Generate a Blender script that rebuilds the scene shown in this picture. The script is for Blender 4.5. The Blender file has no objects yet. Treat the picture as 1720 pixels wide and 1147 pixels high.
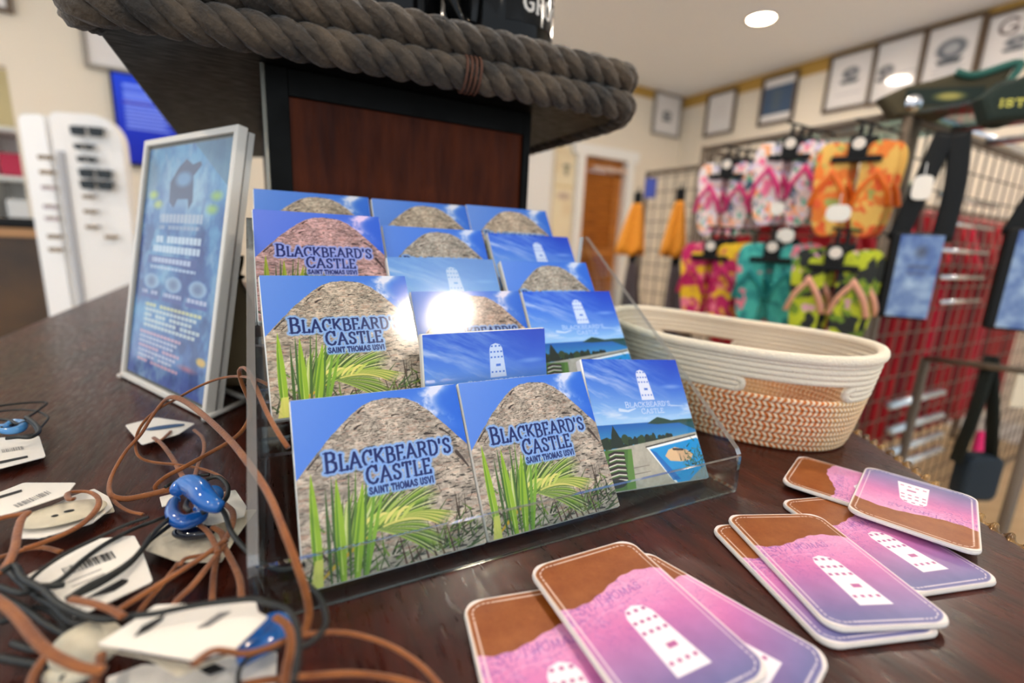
import bpy, bmesh, math, random
import numpy as np
from mathutils import Vector, Matrix
random.seed(7)
PI = math.pi
SC = bpy.context.scene
COL = SC.collection

# ------------------------------------------------------------------ camera
FPX, PITCH, ROLL = 792.8, .2097, .0475      # focal length in pixels of a 1720 px wide frame
ZT = .93                                    # counter top above the floor
S = 1.45                                    # scale of everything on the counter
ZC = ZT + .1358 * S                         # lens height
_f = Vector((0, math.cos(PITCH), -math.sin(PITCH)))
_u0 = Vector((1, 0, 0)).cross(_f)
_r = math.cos(ROLL) * Vector((1, 0, 0)) + math.sin(ROLL) * _u0
_u = -math.sin(ROLL) * Vector((1, 0, 0)) + math.cos(ROLL) * _u0
cam_d = bpy.data.cameras.new('camera')
cam = bpy.data.objects.new('camera', cam_d)
COL.objects.link(cam)
cam.matrix_world = Matrix(((_r.x, _u.x, -_f.x, 0), (_r.y, _u.y, -_f.y, 0), (_r.z, _u.z, -_f.z, ZC), (0, 0, 0, 1)))
cam_d.sensor_width = 36
cam_d.lens = FPX / 1720 * 36
cam_d.clip_start = .01
cam_d.dof.use_dof = True
cam_d.dof.focus_distance = .345
cam_d.dof.aperture_fstop = 2.8
SC.camera = cam
SC.cycles.transparent_max_bounces = 24

# ------------------------------------------------------------------ world, exposure
world = bpy.data.worlds.new('world')
SC.world = world
world.use_nodes = True
bg = world.node_tree.nodes['Background']
bg.inputs[0].default_value = (.82, .91, 1.0, 1)
bg.inputs[1].default_value = 1.3
SC.view_settings.view_transform = 'Standard'
SC.view_settings.look = 'None'
SC.view_settings.exposure = 0.0
SC.view_settings.gamma = 1
SC.view_settings.use_curve_mapping = False
LAMP_W = 9.6                               # watts of each ceiling downlight

# ------------------------------------------------------------------ frames of reference
CAM = Vector((0, 0, ZC))
def ray(px, py):
    return _f + _r * ((px - 860) / FPX) - _u * ((py - 573.5) / FPX)
def at_z(px, py, z):
    d = ray(px, py)
    return CAM + d * ((z - ZC) / d.z)
def at_y(px, py, y):
    d = ray(px, py)
    return CAM + d * (y / d.y)
def at_plane(px, py, P, n):
    d = ray(px, py)
    return CAM + d * ((P - CAM).dot(n) / d.dot(n))
def tb(px, py, z=0.0):                      # a point z (counter units) above the counter top
    return at_z(px, py, ZT + z * S)
YAW = .489                                  # direction of the display rack on the counter
EA = Vector((math.cos(YAW), math.sin(YAW), 0))
EN = Vector((-math.sin(YAW), math.cos(YAW), 0))
def L(a, p, z=0.0):                         # counter coordinates: along the rack, away from it, up
    return (EA * a + EN * p) * S + Vector((0, 0, ZT + z * S))
TF = Matrix.Translation((0, 0, ZT)) @ Matrix.Rotation(YAW, 4, 'Z')
PSI = .52                                   # the room is turned by this much
RA = Vector((math.cos(PSI), math.sin(PSI), 0))
RB = Vector((math.sin(PSI), -math.cos(PSI), 0))
KN = Vector((1.745, 5.58, 0))               # corner of the two walls
CEIL = ZC + 1.6
def rm(s, t, z=0.0):
    return KN - RA * s + RB * t + Vector((0, 0, z))
ROT_BACK, ROT_RIGHT = PSI, PSI - PI / 2

# ------------------------------------------------------------------ colour, materials
def lin(c):
    return tuple((v / 12.92 if v <= .04045 else ((v + .055) / 1.055) ** 2.4) for v in (x / 255 for x in c))
def rgba(c):
    return (*lin(c), 1)
_m = {}
def mat(name, c, rough=.5, metal=0.0, noise=0.0, nscale=40, c2=None, bump=0.0, bscale=200, coat=0.0, spec=.5, stretch=None, emit=None, sheen=0.0):
    if name in _m: return _m[name]
    m = bpy.data.materials.new(name); m.use_nodes = True
    nt = m.node_tree; b = nt.nodes['Principled BSDF']
    b.inputs['Base Color'].default_value = rgba(c)
    b.inputs['Roughness'].default_value = rough
    b.inputs['Metallic'].default_value = metal
    b.inputs['Coat Weight'].default_value = coat
    b.inputs['Specular IOR Level'].default_value = spec
    b.inputs['Sheen Weight'].default_value = sheen
    tc = nt.nodes.new('ShaderNodeTexCoord'); mp = nt.nodes.new('ShaderNodeMapping')
    nt.links.new(tc.outputs['Object'], mp.inputs[0])
    if stretch: mp.inputs['Scale'].default_value = stretch
    if c2 is not None:
        n = nt.nodes.new('ShaderNodeTexNoise'); n.inputs['Scale'].default_value = nscale; n.inputs['Detail'].default_value = 5
        r = nt.nodes.new('ShaderNodeValToRGB')
        r.color_ramp.elements[0].position = .35; r.color_ramp.elements[1].position = .68
        r.color_ramp.elements[0].color = rgba(c); r.color_ramp.elements[1].color = rgba(c2)
        nt.links.new(mp.outputs[0], n.inputs['Vector']); nt.links.new(n.outputs['Fac'], r.inputs[0]); nt.links.new(r.outputs[0], b.inputs['Base Color'])
    if bump:
        n2 = nt.nodes.new('ShaderNodeTexNoise'); n2.inputs['Scale'].default_value = bscale; n2.inputs['Detail'].default_value = 6
        bp = nt.nodes.new('ShaderNodeBump'); bp.inputs['Strength'].default_value = bump; bp.inputs['Distance'].default_value = .002
        nt.links.new(mp.outputs[0], n2.inputs['Vector']); nt.links.new(n2.outputs['Fac'], bp.inputs['Height']); nt.links.new(bp.outputs[0], b.inputs['Normal'])
    if emit:
        b.inputs['Emission Color'].default_value = rgba(c); b.inputs['Emission Strength'].default_value = emit
    _m[name] = m
    return m
def print_mat(name, rough=.15, coat=.0, emit=0.0, spec=.5):
    if name in _m: return _m[name]
    m = bpy.data.materials.new(name); m.use_nodes = True
    nt = m.node_tree; b = nt.nodes['Principled BSDF']
    at = nt.nodes.new('ShaderNodeAttribute'); at.attribute_name = 'Col'
    oi = nt.nodes.new('ShaderNodeObjectInfo')
    mx = nt.nodes.new('ShaderNodeMix'); mx.data_type = 'RGBA'; mx.blend_type = 'MULTIPLY'; mx.inputs[0].default_value = 1
    fd = nt.nodes.new('ShaderNodeMix'); fd.data_type = 'RGBA'
    inv = nt.nodes.new('ShaderNodeMath'); inv.operation = 'SUBTRACT'; inv.inputs[0].default_value = 1
    nt.links.new(at.outputs['Color'], mx.inputs[6]); nt.links.new(oi.outputs['Color'], mx.inputs[7])
    nt.links.new(oi.outputs['Alpha'], inv.inputs[1]); nt.links.new(inv.outputs[0], fd.inputs[0])
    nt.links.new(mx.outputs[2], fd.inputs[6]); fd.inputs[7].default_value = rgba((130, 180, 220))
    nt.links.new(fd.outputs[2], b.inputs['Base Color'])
    b.inputs['Roughness'].default_value = rough; b.inputs['Coat Weight'].default_value = coat; b.inputs['Coat Roughness'].default_value = .05
    b.inputs['Specular IOR Level'].default_value = spec
    if emit:
        nt.links.new(fd.outputs[2], b.inputs['Emission Color']); b.inputs['Emission Strength'].default_value = emit
    _m[name] = m
    return m
def clear_mat(name, tint=(250, 252, 252), gloss=1.0, edge=0.0):
    m = bpy.data.materials.new(name); m.use_nodes = True
    nt = m.node_tree; nt.nodes.remove(nt.nodes['Principled BSDF'])
    out = nt.nodes['Material Output']
    tr = nt.nodes.new('ShaderNodeBsdfTransparent'); tr.inputs[0].default_value = rgba(tint)
    gl = nt.nodes.new('ShaderNodeBsdfGlossy'); gl.inputs['Roughness'].default_value = .04
    lw = nt.nodes.new('ShaderNodeLayerWeight'); lw.inputs[0].default_value = .5
    pw_ = nt.nodes.new('ShaderNodeMath'); pw_.operation = 'POWER'; pw_.inputs[1].default_value = 4.0; nt.links.new(lw.outputs['Facing'], pw_.inputs[0])
    fr = nt.nodes.new('ShaderNodeMath'); fr.operation = 'MULTIPLY_ADD'; fr.inputs[1].default_value = .5; fr.inputs[2].default_value = .035; nt.links.new(pw_.outputs[0], fr.inputs[0])
    mx = nt.nodes.new('ShaderNodeMixShader')
    ml = nt.nodes.new('ShaderNodeMath'); ml.operation = 'MULTIPLY_ADD'; ml.inputs[1].default_value = gloss; ml.inputs[2].default_value = edge; ml.use_clamp = True
    nt.links.new(fr.outputs[0], ml.inputs[0]); nt.links.new(ml.outputs[0], mx.inputs[0])
    nt.links.new(tr.outputs[0], mx.inputs[1]); nt.links.new(gl.outputs[0], mx.inputs[2]); nt.links.new(mx.outputs[0], out.inputs[0])
    _m[name] = m
    return m

# ------------------------------------------------------------------ object helpers
def tag(o, label=None, cat=None, group=None, kind=None):
    if label: o['label'] = label
    if cat: o['category'] = cat
    if group: o['group'] = group
    if kind: o['kind'] = kind
    return o
def thing(name, label, cat, loc=(0, 0, 0), rotz=0.0, group=None, mw=None):
    o = bpy.data.objects.new(name, None); COL.objects.link(o); o.empty_display_size = .02
    if mw is not None: o.matrix_world = mw
    else:
        o.location = loc; o.rotation_euler = (0, 0, rotz)
    return tag(o, label, cat, group)
def obj(name, bm, m, parent=None, loc=None, rotz=0.0, smooth=False, mw=None):
    me = bpy.data.meshes.new(name)
    if isinstance(bm, bmesh.types.BMesh):
        bmesh.ops.recalc_face_normals(bm, faces=bm.faces)
        bm.to_mesh(me); bm.free()
    else: me = bm
    o = bpy.data.objects.new(name, me); COL.objects.link(o)
    if m is not None and not len(me.materials):
        for k in (m if isinstance(m, (list, tuple)) else [m]): me.materials.append(k)
    if smooth: me.polygons.foreach_set('use_smooth', [True] * len(me.polygons))
    if parent: o.parent = parent
    if mw is not None: o.matrix_world = mw
    elif loc is not None:
        o.location = loc; o.rotation_euler = (0, 0, rotz)
    return o
def world_part(name, bm, m, parent, smooth=False):     # geometry given in world coordinates, child of a placed thing
    o = obj(name, bm, m, None, smooth=smooth)
    o.parent = parent; o.matrix_parent_inverse = parent.matrix_basis.inverted()
    return o
def B(): return bmesh.new()
def box(bm, x0, x1, y0, y1, z0, z1, mw=None, bev=0.0, mi=0):
    g = bmesh.ops.create_cube(bm, size=1)
    M = Matrix.Translation(((x0 + x1) / 2, (y0 + y1) / 2, (z0 + z1) / 2)) @ Matrix.Diagonal((abs(x1 - x0), abs(y1 - y0), abs(z1 - z0), 1))
    if mw is not None: M = mw @ M
    bmesh.ops.transform(bm, matrix=M, verts=g['verts'])
    fs = set(f for v in g['verts'] for f in v.link_faces)
    for f in fs: f.material_index = mi
    if bev:
        es = set(e for v in g['verts'] for e in v.link_edges)
        bmesh.ops.bevel(bm, geom=list(es), offset=bev, segments=3, profile=.5, affect='EDGES')
    return g['verts']
def prism(bm, pts, h, bev=0.0, mw=None, segs=2):
    """outline pts (x, y) extruded from z=0 to h"""
    vs = [bm.verts.new((x, y, 0)) for x, y in pts]
    f = bm.faces.new(vs)
    r = bmesh.ops.extrude_face_region(bm, geom=[f])
    top = [v for v in r['geom'] if isinstance(v, bmesh.types.BMVert)]
    bmesh.ops.translate(bm, verts=top, vec=(0, 0, h))
    allv = vs + top
    if bev:
        es = [e for e in set(e for v in allv for e in v.link_edges) if abs(e.verts[0].co.z - e.verts[1].co.z) < 1e-9]
        r2 = bmesh.ops.bevel(bm, geom=es, offset=bev, segments=segs, profile=.5, affect='EDGES')
        allv = list(set(v for f in r2['faces'] for v in f.verts) | set(v for v in allv if v.is_valid))
        seen = set(allv); stack = list(allv)
        while stack:
            v = stack.pop()
            for e in v.link_edges:
                w = e.other_vert(v)
                if w not in seen: seen.add(w); stack.append(w)
        allv = list(seen)
    if mw is not None: bmesh.ops.transform(bm, matrix=mw, verts=allv)
    return allv
def smooth_path(pts, n=6, closed=False):
    P = [Vector(p) for p in pts]; out = []
    k = len(P)
    for i in range(k if closed else k - 1):
        if closed: a, b, c, d = P[i - 1], P[i], P[(i + 1) % k], P[(i + 2) % k]
        else: a, b, c, d = P[max(i - 1, 0)], P[i], P[i + 1], P[min(i + 2, k - 1)]
        for j in range(n):
            t = j / n
            out.append(.5 * ((2 * b) + (c - a) * t + (2 * a - 5 * b + 4 * c - d) * t * t + (3 * b - a - 3 * c + d) * t ** 3))
    if not closed: out.append(P[-1])
    return out
def tube(bm, pts, r, n=8, closed=False, flat=1.0, cap=True):
    """swept tube; r a number or list"""
    P = [Vector(p) for p in pts]; k = len(P)
    R = r if isinstance(r, (list, tuple)) else [r] * k
    T = []
    for i in range(k):
        a = P[i - 1] if (i or closed) else P[i]; b = P[(i + 1) % k] if (i < k - 1 or closed) else P[i]
        t = (b - a)
        T.append(t.normalized() if t.length > 1e-9 else Vector((0, 0, 1)))
    up = Vector((0, 0, 1)) if abs(T[0].z) < .9 else Vector((1, 0, 0))
    N = (up - T[0] * up.dot(T[0])).normalized()
    rings = []
    for i in range(k):
        N = (N - T[i] * N.dot(T[i]))
        N = N.normalized() if N.length > 1e-6 else T[i].orthogonal().normalized()
        Bn = T[i].cross(N)
        rings.append([bm.verts.new(P[i] + (N * math.cos(2 * PI * j / n) * flat + Bn * math.sin(2 * PI * j / n)) * R[i]) for j in range(n)])
    for i in range(k if closed else k - 1):
        A, C = rings[i], rings[(i + 1) % k]
        off = 0
        if closed and i == k - 1:
            off = min(range(n), key=lambda o: (A[0].co - C[o].co).length)
        for j in range(n):
            bm.faces.new((A[j], A[(j + 1) % n], C[(j + 1 + off) % n], C[(j + off) % n]))
    if cap and not closed:
        bm.faces.new(rings[0][::-1]); bm.faces.new(rings[-1])
def lathe(bm, prof, n=32, mw=None):
    rings = []
    for r, z in prof:
        rings.append([bm.verts.new((r * math.cos(2 * PI * j / n), r * math.sin(2 * PI * j / n), z)) for j in range(n)])
    for a, b in zip(rings, rings[1:]):
        for j in range(n): bm.faces.new((a[j], a[(j + 1) % n], b[(j + 1) % n], b[j]))
    if prof[0][0] > 1e-6: bm.faces.new(rings[0][::-1])
    if prof[-1][0] > 1e-6: bm.faces.new(rings[-1])
    if mw is not None: bmesh.ops.transform(bm, matrix=mw, verts=[v for r in rings for v in r])
def rrect(w, h, c, n=6):
    pts = []
    for cx, cy, a0 in ((w / 2 - c, h / 2 - c, 0), (-w / 2 + c, h / 2 - c, PI / 2), (-w / 2 + c, -h / 2 + c, PI), (w / 2 - c, -h / 2 + c, 1.5 * PI)):
        for i in range(n + 1):
            a = a0 + PI / 2 * i / n
            pts.append((cx + c * math.cos(a), cy + c * math.sin(a)))
    return pts
def copy_tree(o, parent=None):
    c = o.copy(); COL.objects.link(c)
    if parent: c.parent = parent
    for ch in list(o.children): copy_tree(ch, c)
    return c

# ------------------------------------------------------------------ drawing of the printed pictures (numpy, written to colour attributes)
def vnoise(x, y, seed=0):
    xi = np.floor(x).astype(np.int64); yi = np.floor(y).astype(np.int64); fx = x - xi; fy = y - yi
    fx = fx * fx * (3 - 2 * fx); fy = fy * fy * (3 - 2 * fy)
    def h(a, b):
        n = (a * 374761393 + b * 668265263 + seed * 2147483647 + 1013904223) & 0xffffffff
        n = ((n ^ (n >> 13)) * 1274126177) & 0xffffffff
        return ((n ^ (n >> 16)) & 0xffff) / 65535.0
    return (h(xi, yi) * (1 - fx) + h(xi + 1, yi) * fx) * (1 - fy) + (h(xi, yi + 1) * (1 - fx) + h(xi + 1, yi + 1) * fx) * fy
def fbm(x, y, o=4, seed=0):
    s = 0; a = .5; t = 0
    for i in range(o):
        s = s + a * vnoise(x * 2 ** i, y * 2 ** i, seed + i * 17); t += a; a *= .55
    return s / t
def worley(x, y, seed=0):
    xi = np.floor(x).astype(np.int64); yi = np.floor(y).astype(np.int64)
    f1 = np.full(x.shape, 9.0); f2 = np.full(x.shape, 9.0); idc = np.zeros(x.shape)
    for dx in (-1, 0, 1):
        for dy in (-1, 0, 1):
            a = xi + dx; b = yi + dy
            n = (a * 73856093 ^ b * 19349663 ^ (seed * 83492791)) & 0x7fffffff
            n = (n * 1103515245 + 12345) & 0x7fffffff
            px = a + (n & 1023) / 1023.0; py = b + ((n >> 10) & 1023) / 1023.0
            d = np.hypot(x - px, y - py)
            m = d < f1
            f2 = np.where(m, f1, np.minimum(f2, d)); idc = np.where(m, (n >> 5) & 255, idc); f1 = np.where(m, d, f1)
    return f1, f2, idc / 255.0
class Art:
    def __init__(s, w, h, n):
        s.ny = n; s.nx = max(2, int(round(n * w / h))); s.w, s.h = w, h; s.asp = w / h
        s.Y, s.X = np.meshgrid(np.linspace(0, 1, s.ny), np.linspace(0, s.asp, s.nx), indexing='ij')
        s.img = np.zeros((s.ny, s.nx, 3)); s.px = 1.0 / n
    def fill(s, m, c, a=1.0):
        m = np.clip(m, 0, 1)[..., None] * a
        s.img = s.img * (1 - m) + (np.asarray(c, float) if np.ndim(c) < 3 else c) * m
    def aa(s, d): return np.clip(.5 - d / s.px, 0, 1)
    def seg(s, x0, y0, x1, y1, w0, w1=None):
        w1 = w0 if w1 is None else w1
        dx, dy = x1 - x0, y1 - y0; l2 = dx * dx + dy * dy + 1e-12
        t = np.clip(((s.X - x0) * dx + (s.Y - y0) * dy) / l2, 0, 1)
        return np.hypot(s.X - x0 - t * dx, s.Y - y0 - t * dy) - (w0 + (w1 - w0) * t) * .5
    def line(s, pts, w0, c, w1=None, a=1.0):
        k = len(pts) - 1; w1 = w0 if w1 is None else w1
        d = None
        for i in range(k):
            q = s.seg(*pts[i], *pts[i + 1], w0 + (w1 - w0) * i / k, w0 + (w1 - w0) * (i + 1) / k)
            d = q if d is None else np.minimum(d, q)
        s.fill(s.aa(d), c, a)
    def rect(s, x0, y0, x1, y1, c, a=1.0):
        d = np.maximum(np.abs(s.X - (x0 + x1) / 2) - abs(x1 - x0) / 2, np.abs(s.Y - (y0 + y1) / 2) - abs(y1 - y0) / 2)
        s.fill(s.aa(d), c, a)
    def ell(s, x, y, rx, ry, c, a=1.0, soft=0.0):
        d = (np.hypot((s.X - x) / rx, (s.Y - y) / ry) - 1) * min(rx, ry)
        s.fill(np.clip(.5 - d / max(soft, s.px), 0, 1), c, a)
    def poly(s, pts, c, a=1.0):
        ins = np.zeros(s.X.shape, bool); d = np.full(s.X.shape, 9.0); k = len(pts)
        for i in range(k):
            (x0, y0), (x1, y1) = pts[i], pts[(i + 1) % k]
            if abs(y1 - y0) > 1e-12:
                cr = ((y0 > s.Y) != (y1 > s.Y)) & (s.X < (x1 - x0) * (s.Y - y0) / (y1 - y0) + x0)
                ins ^= cr
            d = np.minimum(d, s.seg(x0, y0, x1, y1, 0))
        s.fill(s.aa(np.where(ins, -d, d)), c, a)
    def text(s, txt, x, y, h, wgt, c, width=None, halo=None, hw=0.0, serif=True, big=1.25, slope=0.0, a=1.0):
        """small capitals: first letter of a word is larger when big > 1"""
        lay = []; cx = 0; first = True
        for ch in txt:
            if ch == ' ': cx += .38; first = True; continue
            w, st, sf = GLYPH[ch]; k = big if first else 1.0; first = False
            lay.append((cx, k, ch)); cx += (w + .17) * k
        cx -= .17
        sx = (width / cx) if width else h
        d = np.full(s.X.shape, 9.0)
        for gx, k, ch in lay:
            w, st, sf = GLYPH[ch]
            def T(p): return (x + (gx + p[0] * k) * sx, y + p[1] * h * k + slope * (gx + p[0] * k) * sx)
            for pl in st:
                for p, q in zip(pl, pl[1:]):
                    dy = abs(p[1] - q[1]); dx = abs(p[0] - q[0])
                    ww = wgt * h * ((.74 + .26 * dy / math.hypot(dx, dy)) if serif else 1.0) * (k ** .5)
                    d = np.minimum(d, s.seg(*T(p), *T(q), ww))
            if serif:
                for p in sf:
                    d = np.minimum(d, s.seg(*T((p[0] - .11, p[1])), *T((p[0] + .11, p[1])), wgt * h * .42))
        if halo is not None: s.fill(np.clip(.5 - (d - hw) / (3 * s.px), 0, 1), halo, .95)
        s.fill(s.aa(d), c, a)
    def mesh(s, name, shape=None, wrap=None):
        """flat grid in x (centred) and z (0..h) facing -y, one colour per vertex; shape(x, y) moves points, wrap places them"""
        gx = (s.X / s.asp - .5) * s.w; gz = s.Y * s.h
        if shape: gx, gz = shape(gx, gz)
        P = np.stack([gx, np.zeros_like(gx), gz], -1).reshape(-1, 3) if wrap is None else wrap(gx, gz)
        idx = np.arange(s.ny * s.nx).reshape(s.ny, s.nx)
        q = np.stack([idx[:-1, :-1], idx[:-1, 1:], idx[1:, 1:], idx[1:, :-1]], -1).reshape(-1, 4)
        me = bpy.data.meshes.new(name)
        me.vertices.add(len(P)); me.vertices.foreach_set('co', P.ravel())
        me.loops.add(q.size); me.loops.foreach_set('vertex_index', q.ravel())
        me.polygons.add(len(q)); me.polygons.foreach_set('loop_start', np.arange(0, q.size, 4)); me.polygons.foreach_set('loop_total', np.full(len(q), 4))
        me.update(calc_edges=True)
        at = me.color_attributes.new('Col', 'FLOAT_COLOR', 'POINT')
        v = np.clip(s.img, 0, 255) / 255.0
        v = np.where(v <= .04045, v / 12.92, ((v + .055) / 1.055) ** 2.4)
        at.data.foreach_set('color', np.concatenate([v, np.ones(v.shape[:2] + (1,))], -1).astype(np.float32).ravel())
        me.polygons.foreach_set('use_smooth', [True] * len(me.polygons))
        return me
_O = [(.36, 1), (.14, .88), (.04, .65), (.04, .35), (.14, .12), (.36, 0), (.58, .12), (.68, .35), (.68, .65), (.58, .88), (.36, 1)]
GLYPH = {
 'A': (.72, [[(.03, 0), (.36, 1)], [(.36, 1), (.69, 0)], [(.14, .34), (.58, .34)]], [(.03, 0), (.69, 0)]),
 'B': (.60, [[(.1, 0), (.1, 1)], [(.1, 1), (.36, 1), (.5, .9), (.5, .66), (.36, .54), (.1, .54)], [(.36, .54), (.56, .42), (.58, .14), (.42, 0), (.1, 0)]], [(.06, 0), (.06, 1)]),
 'C': (.64, [[(.6, .8), (.5, .95), (.34, 1), (.14, .88), (.04, .65), (.04, .35), (.14, .12), (.34, 0), (.52, .05), (.62, .2)], [(.6, .7), (.6, .98)]], []),
 'D': (.66, [[(.1, 0), (.1, 1)], [(.1, 1), (.36, 1), (.56, .86), (.64, .6), (.64, .4), (.56, .14), (.36, 0), (.1, 0)]], [(.06, 0), (.06, 1)]),
 'E': (.54, [[(.1, 0), (.1, 1)], [(.1, 1), (.5, 1)], [(.1, .52), (.42, .52)], [(.1, 0), (.52, 0)], [(.5, 1), (.5, .84)], [(.52, 0), (.52, .17)]], [(.06, 0), (.06, 1)]),
 'G': (.68, [[(.6, .8), (.5, .95), (.34, 1), (.14, .88), (.04, .65), (.04, .35), (.14, .12), (.34, 0), (.5, .04), (.6, .14), (.6, .42), (.4, .42)]], []),
 'H': (.66, [[(.1, 0), (.1, 1)], [(.56, 0), (.56, 1)], [(.1, .52), (.56, .52)]], [(.1, 0), (.1, 1), (.56, 0), (.56, 1)]),
 'I': (.2, [[(.1, 0), (.1, 1)]], [(.1, 0), (.1, 1)]),
 'K': (.66, [[(.1, 0), (.1, 1)], [(.6, 1), (.12, .45)], [(.25, .58), (.64, 0)]], [(.1, 0), (.1, 1), (.58, 1), (.62, 0)]),
 'L': (.52, [[(.1, 0), (.1, 1)], [(.1, 0), (.5, 0)], [(.5, 0), (.5, .2)]], [(.1, 1), (.06, 0)]),
 'M': (.8, [[(.08, 0), (.12, 1)], [(.12, 1), (.4, .1)], [(.4, .1), (.68, 1)], [(.68, 1), (.72, 0)]], [(.08, 0), (.72, 0)]),
 'N': (.68, [[(.1, 0), (.1, 1)], [(.1, 1), (.58, 0)], [(.58, 0), (.58, 1)]], [(.1, 0), (.58, 1)]),
 'O': (.72, [_O], []),
 'R': (.64, [[(.1, 0), (.1, 1)], [(.1, 1), (.38, 1), (.54, .9), (.54, .64), (.38, .52), (.1, .52)], [(.34, .52), (.64, 0)]], [(.1, 0), (.06, 1), (.62, 0)]),
 'S': (.54, [[(.48, .78), (.46, .93), (.28, 1), (.1, .9), (.07, .72), (.18, .58), (.38, .46), (.49, .3), (.46, .1), (.28, 0), (.08, .08), (.06, .24)]], []),
 'T': (.62, [[(.31, 0), (.31, 1)], [(.03, 1), (.59, 1)], [(.03, 1), (.03, .83)], [(.59, 1), (.59, .83)]], [(.31, 0)]),
 'U': (.66, [[(.1, 1), (.1, .3), (.18, .06), (.33, 0), (.48, .06), (.56, .3), (.56, 1)]], [(.1, 1), (.56, 1)]),
 'V': (.68, [[(.04, 1), (.34, 0)], [(.34, 0), (.64, 1)]], [(.04, 1), (.64, 1)]),
 "'": (.16, [[(.08, 1), (.06, .76)]], []),
}
def white_tower(A, x, y, h, w, c, lean, hole, a=1.0):
    """the white tower emblem with dark windows; x, y its base centre"""
    def P(u, v): return (x + (u - .5) * w * (1 - .18 * v) + lean * v * h, y + v * h)
    A.poly([P(0, 0), P(1, 0), P(.97, .86), P(.84, .97), P(.5, 1.02), P(.16, .97), P(.03, .86)], c, a)
    for v, us in ((.93, (.22, .5, .78)), (.76, (.14, .38, .62, .86)), (.60, (.14, .38, .62, .86)), (.16, (.14, .38, .62, .86))):
        for u in us:
            px, py = P(u, v); A.rect(px - w * .055, py - h * .024, px + w * .055, py + h * .024, hole, a)
    px, py = P(.56, .36); A.rect(px - w * .14, py - h * .035, px + w * .14, py + h * .035, hole, a)

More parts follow.
